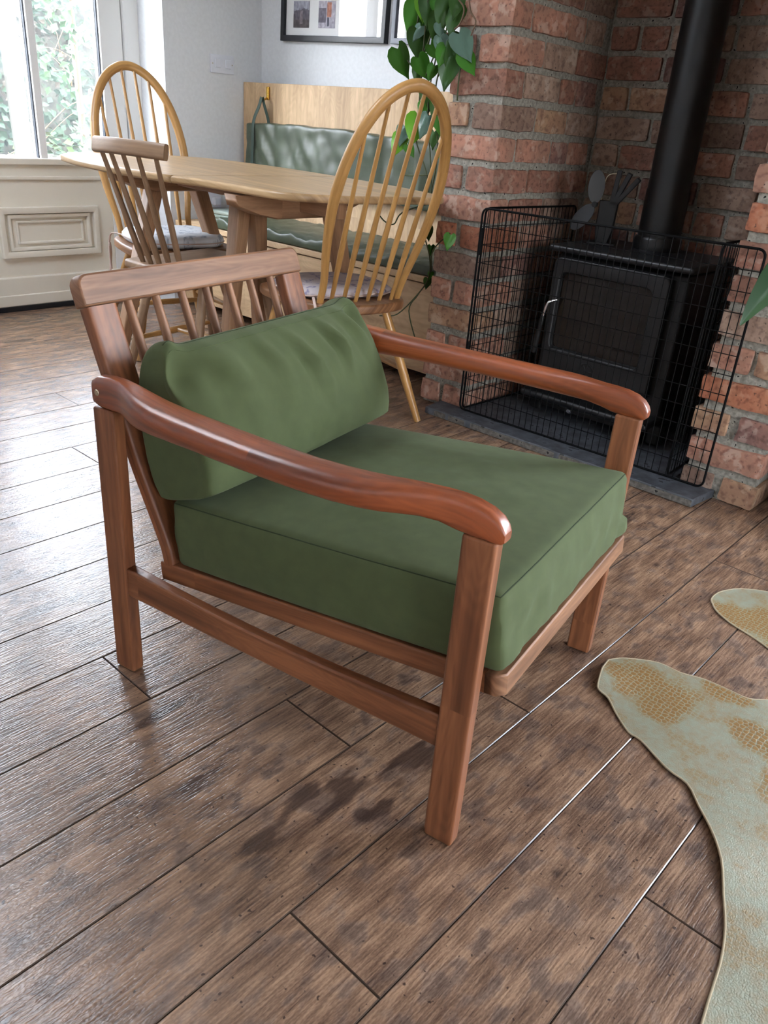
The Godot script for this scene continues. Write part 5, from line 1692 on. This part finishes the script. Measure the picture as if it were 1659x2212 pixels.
# ------------------------------------------------------------------ hide rug
func build_hide() -> void:
	var h := thing("hide_rug", "pale grey-green reptile-patterned hide rug with tan scaly patches lying on the floor", "rug", Vector3(-0.1, 0, -1.2))
	var pts := [Vector2(-0.524, -1.384), Vector2(-0.518, -1.352), Vector2(-0.513, -1.331), Vector2(-0.497, -1.287), Vector2(-0.486, -1.275), Vector2(-0.463, -1.27), Vector2(-0.43, -1.242), Vector2(-0.389, -1.212), Vector2(-0.362, -1.208), Vector2(-0.297, -1.174), Vector2(-0.253, -1.164), Vector2(-0.219, -1.13), Vector2(-0.182, -1.092), Vector2(-0.146, -1.04), Vector2(-0.12, -0.986), Vector2(-0.097, -0.935), Vector2(-0.082, -0.882), Vector2(-0.076, -0.846), Vector2(-0.071, -0.811), Vector2(-0.065, -0.774), Vector2(-0.05, -0.68), Vector2(0.0, -0.60), Vector2(0.12, -0.56), Vector2(0.22, -0.70), Vector2(0.25, -1.0), Vector2(0.24, -1.4), Vector2(0.20, -1.75), Vector2(0.05, -1.92), Vector2(-0.15, -2.0), Vector2(-0.30, -1.99), Vector2(-0.387, -1.967), Vector2(-0.441, -1.925), Vector2(-0.468, -1.874), Vector2(-0.474, -1.841), Vector2(-0.472, -1.814), Vector2(-0.462, -1.797), Vector2(-0.442, -1.771), Vector2(-0.399, -1.744), Vector2(-0.344, -1.729), Vector2(-0.3, -1.71), Vector2(-0.24, -1.68), Vector2(-0.19, -1.63), Vector2(-0.185, -1.57), Vector2(-0.205, -1.53), Vector2(-0.233, -1.513), Vector2(-0.262, -1.486), Vector2(-0.3, -1.483), Vector2(-0.354, -1.479), Vector2(-0.398, -1.463), Vector2(-0.446, -1.461), Vector2(-0.491, -1.431), Vector2(-0.512, -1.41)]
	var a: Array = []
	for p in pts: a.append(p)
	a.append(pts[0])
	a = smooth_path(a, 3); a.pop_back()
	var outline := PackedVector2Array(a)
	# triangulate the inside on a fine grid so that the sheet can rise and fall
	var f := noise(701, 3.0, 2)
	var inside := PackedVector2Array()
	for p in outline: inside.append(p)
	var step := 0.028
	for i in 40:
		for j in 60:
			var q := Vector2(-0.56 + i * step + (0.5 * step if j % 2 == 1 else 0.0), -2.05 + j * step)
			if Geometry2D.is_point_in_polygon(q, outline):
				var near := 1.0
				for e in outline: near = minf(near, q.distance_to(e))
				if near > 0.014: inside.append(q)
	var tr := Geometry2D.triangulate_delaunay(inside)
	var m := MB.new()
	var lift := func(q: Vector2) -> float:
		var y := 0.0052 + 0.0035 * f.get_noise_2d(q.x, q.y)
		y += 0.012 * exp(-pow(q.distance_to(Vector2(-0.505, -1.32)) / 0.05, 2.0))
		y += 0.010 * exp(-pow(q.distance_to(Vector2(-0.15, -1.04)) / 0.06, 2.0))
		return maxf(y, 0.003)
	for q in inside:
		m.v.append(Vector3(q.x + 0.1, lift.call(q), q.y + 1.2)); m.n.append(Vector3.ZERO)
		m.uv.append(Vector2((q.x + 0.62) / 0.9, (q.y + 2.1) / 1.5))
	for k in range(0, tr.size(), 3):
		var A := inside[tr[k]]; var B := inside[tr[k + 1]]; var C := inside[tr[k + 2]]
		if not Geometry2D.is_point_in_polygon((A + B + C) / 3.0, outline): continue
		var i0 := tr[k]; var i1 := tr[k + 1]; var i2 := tr[k + 2]
		var nn := (m.v[i1] - m.v[i0]).cross(m.v[i2] - m.v[i0])
		if nn.y < 0:
			var t := i1; i1 = i2; i2 = t; nn = -nn
		m.n[i0] += nn; m.n[i1] += nn; m.n[i2] += nn
		m.ix.append_array([i0, i2, i1])
	for i in m.n.size(): m.n[i] = m.n[i].normalized() if m.n[i].length() > 1e-12 else Vector3.UP
	put("skin", m, M.hide, h)
	# raw cut edge, 3 mm thick
	var em := MB.new()
	var path := []
	for q in outline: path.append(Vector3(q.x + 0.1, lift.call(q) - 0.0012, q.y + 1.2))
	path.append(path[0])
	em.tube(path, [Vector2(0.0022, 0.0019)], 6, false)
	put("cut_edge", em, M.hide_edge, h)

# ------------------------------------------------------------------ small things
func long_leaf(L: float, W: float, droop: float) -> MB:
	var m := MB.new()
	for side in 2:
		var P: Array = []; var U: Array = []
		for i in 15:
			var t := i / 14.0
			var w := W * pow(sin(PI * clampf(t * 0.96 + 0.03, 0, 1)), 0.8) * (1.0 - 0.35 * t)
			var row := PackedVector3Array(); var ur := PackedVector2Array()
			for k in 9:
				var s := (k / 4.0 - 1.0) * (1.0 if side == 0 else -1.0)
				row.append(Vector3(t * L, -droop * t * t * L - absf(s) * w * -0.30 + 0.003 * sin(absf(s) * 14.0 + t * 30.0) * w * 12.0 - (0.0006 if side == 1 else 0.0), s * w))
				ur.append(Vector2(t, s))
			P.append(row); U.append(ur)
		m.grid(P, U)
	return m

func build_small_things() -> void:
	var r := thing("rolled_mat", "bright blue rolled foam mat lying on the far end of the bench", "mat", Vector3(-3.66, 0.535, -2.86))
	var m := MB.new()
	m.tube([Vector3(-0.10, 0, -0.06), Vector3(-0.098, 0, -0.06), Vector3(0.118, 0, 0.06), Vector3(0.12, 0, 0.06)], [0.02, 0.026, 0.026, 0.02], 18)
	put("roll", m, mat(Color(0.10, 0.28, 0.62), 0.7), r)
	var b := thing("folded_cloth", "pale green folded blanket under the blue mat on the bench", "blanket", Vector3(-3.64, 0.449, -2.86))
	for i in 3:
		put("fold", box(Vector3(0.004 * i, 0.010 + 0.0195 * i, 0), Vector3(0.25 - 0.012 * i, 0.0195, 0.26), 0.009, 0, Basis(Vector3.UP, 0.04 * i), 1), mat(Color(0.50 + 0.05 * i, 0.54 + 0.05 * i, 0.50 + 0.05 * i), 0.95), b)
	# leafy pot plant standing right of the picture, one leaf reaching in
	var p := thing("pot_plant", "broad dark green leaf of a house plant reaching in before the fireguard", "plant", Vector3(-0.30, 0, -1.86))
	var pot := MB.new()
	pot.tube([Vector3(0.22, 0.0, -0.42), Vector3(0.22, 0.004, -0.42), Vector3(0.22, 0.22, -0.42), Vector3(0.22, 0.225, -0.42)], [0.085, 0.09, 0.115, 0.115], 28)
	put("pot", pot, M.pot, p)
	var lv := [[Vector3(-0.135, 0.89, 0.055), 3.05, 0.25, 0.052, 0.30], [Vector3(0.32, 0.80, -0.25), 0.4, 0.26, 0.06, 0.6], [Vector3(0.30, 0.85, -0.50), 1.6, 0.26, 0.06, 0.6], [Vector3(0.26, 0.75, -0.30), -1.2, 0.24, 0.055, 0.7]]
	for i in lv.size():
		var q: Array = lv[i]
		var st := MB.new()
		st.tube(smooth_path([Vector3(0.22, 0.22, -0.42), Vector3(0.22, 0.22, -0.42).lerp(q[0], 0.5) + Vector3(0, 0.12, 0), q[0]], 6), [0.005, 0.004], 8)
		put("stem", st, M.vine, p)
		var lf := put("leaf", long_leaf(q[2], q[3], q[4]), M.leaves[0] if i > 0 else M.leaf_big, p)
		lf.transform = Transform3D(Basis(Vector3.UP, q[1]) * Basis(Vector3.BACK, -0.85 if i == 0 else 0.1) * Basis(Vector3.RIGHT, 0.75 if i == 0 else 0.2), q[0])
	# dark basket right of the right pier
	var k := thing("log_basket", "dark log basket on the floor right of the brick pier", "basket", Vector3(-0.40, 0, -2.62))
	var bm := MB.new()
	bm.tube([Vector3(0, 0, 0), Vector3(0, 0.01, 0), Vector3(0, 0.30, 0), Vector3(0, 0.32, 0), Vector3(0, 0.30, 0), Vector3(0, 0.02, 0)], [0.15, 0.16, 0.178, 0.172, 0.165, 0.14], 28)
	put("shell", bm, M.iron_dark, k)
	for i in 5:
		put("log", rod(Vector3(-0.08 + 0.04 * i, 0.05, -0.05 + 0.02 * i), Vector3(-0.09 + 0.045 * i, 0.36 + 0.02 * (i % 2), 0.05 - 0.02 * i), 0.03), M.teak_dark, k)

# ------------------------------------------------------------------ garden beyond the door
func leaf_stuff(parent: Node, called: String, spots: Array, size: float, tones: Array, rough := 0.8) -> void:
	# spots: position, outward direction
	var lm := MB.new()
	var P := [Vector3(0, 0, 0), Vector3(0.34, 0.45, 0.06), Vector3(0, 1.0, 0), Vector3(-0.34, 0.45, 0.06)]
	lm.tri(P[0], P[1], P[2]); lm.tri(P[0], P[2], P[3])
	var m := mat(Color.WHITE, rough)
	m.vertex_color_use_as_albedo = true
	m.metallic_specular = 0.3
	var mesh := lm.mesh()
	mesh.surface_set_material(0, m)
	var mm := MultiMesh.new()
	mm.transform_format = MultiMesh.TRANSFORM_3D
	mm.use_colors = true
	mm.mesh = mesh
	mm.instance_count = spots.size()
	for i in spots.size():
		var d: Vector3 = spots[i][1]
		var up := Vector3(rng.randf_range(-1, 1), rng.randf_range(-1.2, 0.5), rng.randf_range(-1, 1)).normalized()
		var z := (d + Vector3(rng.randf_range(-0.7, 0.7), rng.randf_range(-0.3, 0.9), rng.randf_range(-0.7, 0.7))).normalized()
		var x := up.cross(z).normalized()
		var s := size * rng.randf_range(0.6, 1.3)
		mm.set_instance_transform(i, Transform3D(Basis(x * s, z.cross(x) * s, z * s), spots[i][0]))
		var c: Color = tones[rng.randi() % tones.size()]
		var k := rng.randf_range(0.75, 1.2)
		mm.set_instance_color(i, Color(c.r * k, c.g * k, c.b * k))
	var o := MultiMeshInstance3D.new()
	o.multimesh = mm
	o.name = called if parent != null else numbered(called)
	o.set_meta("kind", "stuff")
	if parent != null: parent.add_child(o, true)
	else: add_child(o)

func build_garden() -> void:
	var o := put("ground", boxes([[Vector3(-14, -0.4, -12), Vector3(-4.33, -0.16, 6)]]), tri(mat(Color(0.36, 0.35, 0.27), 0.95), 1.0))
	tag(o, "", "", "", "structure")
	var f := noise(801, 0.45, 4)
	var surf := func(z: float, t: float) -> Vector3:
		# bank face: foot at x = -7.4, top at x = -9.2, height 2.25
		var n := f.get_noise_2d(z, t * 2.2)
		return Vector3(-7.5 - 1.6 * t + 0.45 * n, -0.2 + 2.05 * t + 0.3 * n * t, z)
	var P: Array = []; var U: Array = []
	for i in 61:
		var row := PackedVector3Array(); var ur := PackedVector2Array()
		for j in 17:
			row.append(surf.call(4.0 - 15.0 * i / 60, j / 16.0)); ur.append(Vector2(i, j) * 0.3)
		row.append(Vector3(-13, 1.9, 4.0 - 15.0 * i / 60)); ur.append(Vector2(i, 18) * 0.3)
		P.append(row); U.append(ur)
	var m := MB.new()
	m.grid(P, U)
	var em := tri(mat(Color(0.25, 0.24, 0.19), 0.95), 0.8)
	em.albedo_texture = grain_tex(803, 0.03, 256, 0.4, 1.2, 5)
	o = put("garden_bank", m, em)
	tag(o, "", "", "", "structure")
	# ivy and dry growth over the bank
	var ivy: Array = []; var dry: Array = []
	var g := noise(805, 0.9, 2)
	for i in 15000:
		var z := 2.5 - 11.5 * rng.randf(); var t := rng.randf() * 1.02
		var p: Vector3 = surf.call(z, t)
		var dirv := Vector3(1, 0.5, 0)
		var q := p + Vector3(rng.randf_range(-0.05, 0.28), rng.randf_range(-0.05, 0.15), 0)
		if g.get_noise_2d(z, t * 3.0) > -0.12: ivy.append([q, dirv])
		else: dry.append([q, dirv])
	var i1 := thing("ivy", "dense ivy and creepers covering the garden bank outside the door", "ivy", Vector3.ZERO)
	leaf_stuff(i1, "ivy_leaves", ivy, 0.085, [Color(0.008, 0.016, 0.009), Color(0.014, 0.028, 0.015), Color(0.025, 0.042, 0.023), Color(0.045, 0.065, 0.042)])
	leaf_stuff(i1, "dry_leaves", dry, 0.07, [Color(0.036, 0.028, 0.02), Color(0.046, 0.037, 0.026), Color(0.026, 0.024, 0.017), Color(0.018, 0.026, 0.014)])
	var sm := MB.new()
	for i in 150:
		var p: Vector3 = surf.call(1.5 - 9.0 * rng.randf(), rng.randf()) + Vector3(0.2, 0.05, 0)
		var d := Vector3(rng.randf_range(0, 0.2), rng.randf_range(-0.5, 0.5), rng.randf_range(-0.6, 0.6))
		sm.tube(smooth_path([p, p + d * 0.5 + Vector3(0.06, 0.06, 0), p + d], 3), [0.006, 0.004], 4)
	var tw := put("twigs", sm, mat(Color(0.46, 0.38, 0.28), 0.9), i1)
	tw.set_meta("kind", "stuff")
	# boulders at the foot of the bank
	var st := [[Vector3(-7.05, 0.10, -2.62), 0.30], [Vector3(-7.3, 0.58, -2.75), 0.27], [Vector3(-6.95, -0.02, -3.25), 0.2], [Vector3(-7.25, 0.62, -2.05), 0.26], [Vector3(-7.0, 0.05, -1.85), 0.28]]
	var lab := ["large pale boulder at the foot of the garden bank left of the post", "upper pale boulder on the garden bank behind the post", "small pale boulder low beside the post in the garden", "grey boulder resting high on the bank at the window's left edge", "grey boulder lowest at the left edge of the door glass"]
	for i in st.size():
		var bm := MB.new()
		var n := noise(820 + i, 1.6, 4)
		var R: Array = []; var RU: Array = []
		for a in 13:
			var row := PackedVector3Array(); var ur := PackedVector2Array()
			for b in 18:
				var th := PI * a / 12; var ph := TAU * b / 18
				var d := Vector3(sin(th) * cos(ph), -cos(th), -sin(th) * sin(ph))
				row.append(d * st[i][1] * Vector3(1.0, 0.75, 1.15) * (1.0 + 0.35 * n.get_noise_3dv(d)))
			for b in 19: ur.append(Vector2(b, a) * 0.1)
			R.append(row); RU.append(ur)
		bm.grid(R, RU, true)
		var bo := put("boulder", bm, M.stone)
		bo.position = st[i][0]
		tag(bo, lab[i], "boulder", "boulders on the garden bank")
	# timber post
	var po := thing("garden_post", "weathered pale timber post standing in the garden outside the left pane", "post", Vector3(-6.0, -0.17, -2.80))
	put("shaft", box(Vector3(0, 1.45, 0), Vector3(0.09, 2.9, 0.09), 0.008, 1, Basis(Vector3.UP, 0.35) * Basis(Vector3.RIGHT, 0.02)), M.post, po)
	put("foot", box(Vector3(0, 0.03, 0), Vector3(0.14, 0.06, 0.14), 0.01, 1, Basis(Vector3.UP, 0.35)), M.post, po)
	# sapling with a stake-like pale stem and round leaves
	var sp := thing("sapling", "slender pale-stemmed sapling with round leaves outside the right pane", "tree", Vector3(-6.5, -0.17, -3.57))
	put("stem", turned(Vector3(0, 0, 0), Vector3(0.02, 2.9, 0.06), [[0, 0.019], [0.5, 0.014], [1, 0.009]], 8), M.sap, sp)
	put("stem", turned(Vector3(-0.25, 0, -0.12), Vector3(-0.2, 2.8, -0.02), [[0, 0.017], [0.5, 0.013], [1, 0.008]], 8), mat(Color(0.40, 0.36, 0.33), 0.9), sp)
	var spots: Array = []
	for i in 16:
		var y := 0.75 + 0.13 * i
		var a := rng.randf() * TAU
		var L := rng.randf_range(0.18, 0.42)
		var b0 := Vector3(0.01, y, 0.02)
		var b1 := b0 + Vector3(cos(a) * L, 0.06, sin(a) * L)
		var bm := MB.new()
		bm.tube(smooth_path([b0, b0.lerp(b1, 0.5) + Vector3(0, 0.04, 0), b1], 4), [0.005, 0.003], 5)
		piece("branch", i, bm, M.sap, sp)
		for k in 26:
			var t := rng.randf_range(0.25, 1.1)
			spots.append([b0.lerp(b1, t) + Vector3(rng.randf_range(-0.1, 0.1), rng.randf_range(-0.12, 0.06), rng.randf_range(-0.1, 0.1)), Vector3(1, 0.3, 0.3)])
	leaf_stuff(sp, "leaves", spots, 0.07, [Color(0.035, 0.065, 0.024), Color(0.055, 0.09, 0.042), Color(0.022, 0.045, 0.018), Color(0.085, 0.115, 0.075)], 0.6)
	# low bright shrub at the foot
	var sh := thing("shrub", "low bright yellow-green shrub outside at the bottom of the right pane", "shrub", Vector3(-6.4, -0.16, -3.15))
	spots = []
	for i in 1500:
		var d := Vector3(rng.randfn(), absf(rng.randfn()) * 0.8, rng.randfn()).normalized()
		var rr := rng.randf_range(0.6, 1.0)
		spots.append([Vector3(d.x * 0.34, 0.10 + d.y * 0.86, d.z * 0.55) * rr, d])
	leaf_stuff(sh, "leaves", spots, 0.07, [Color(0.045, 0.078, 0.018), Color(0.028, 0.056, 0.014), Color(0.07, 0.082, 0.024), Color(0.018, 0.038, 0.012)])
	put("stem", turned(Vector3(0, 0, 0), Vector3(0.0, 0.45, 0.02), [[0, 0.02], [1, 0.01]], 6), M.sap, sh)
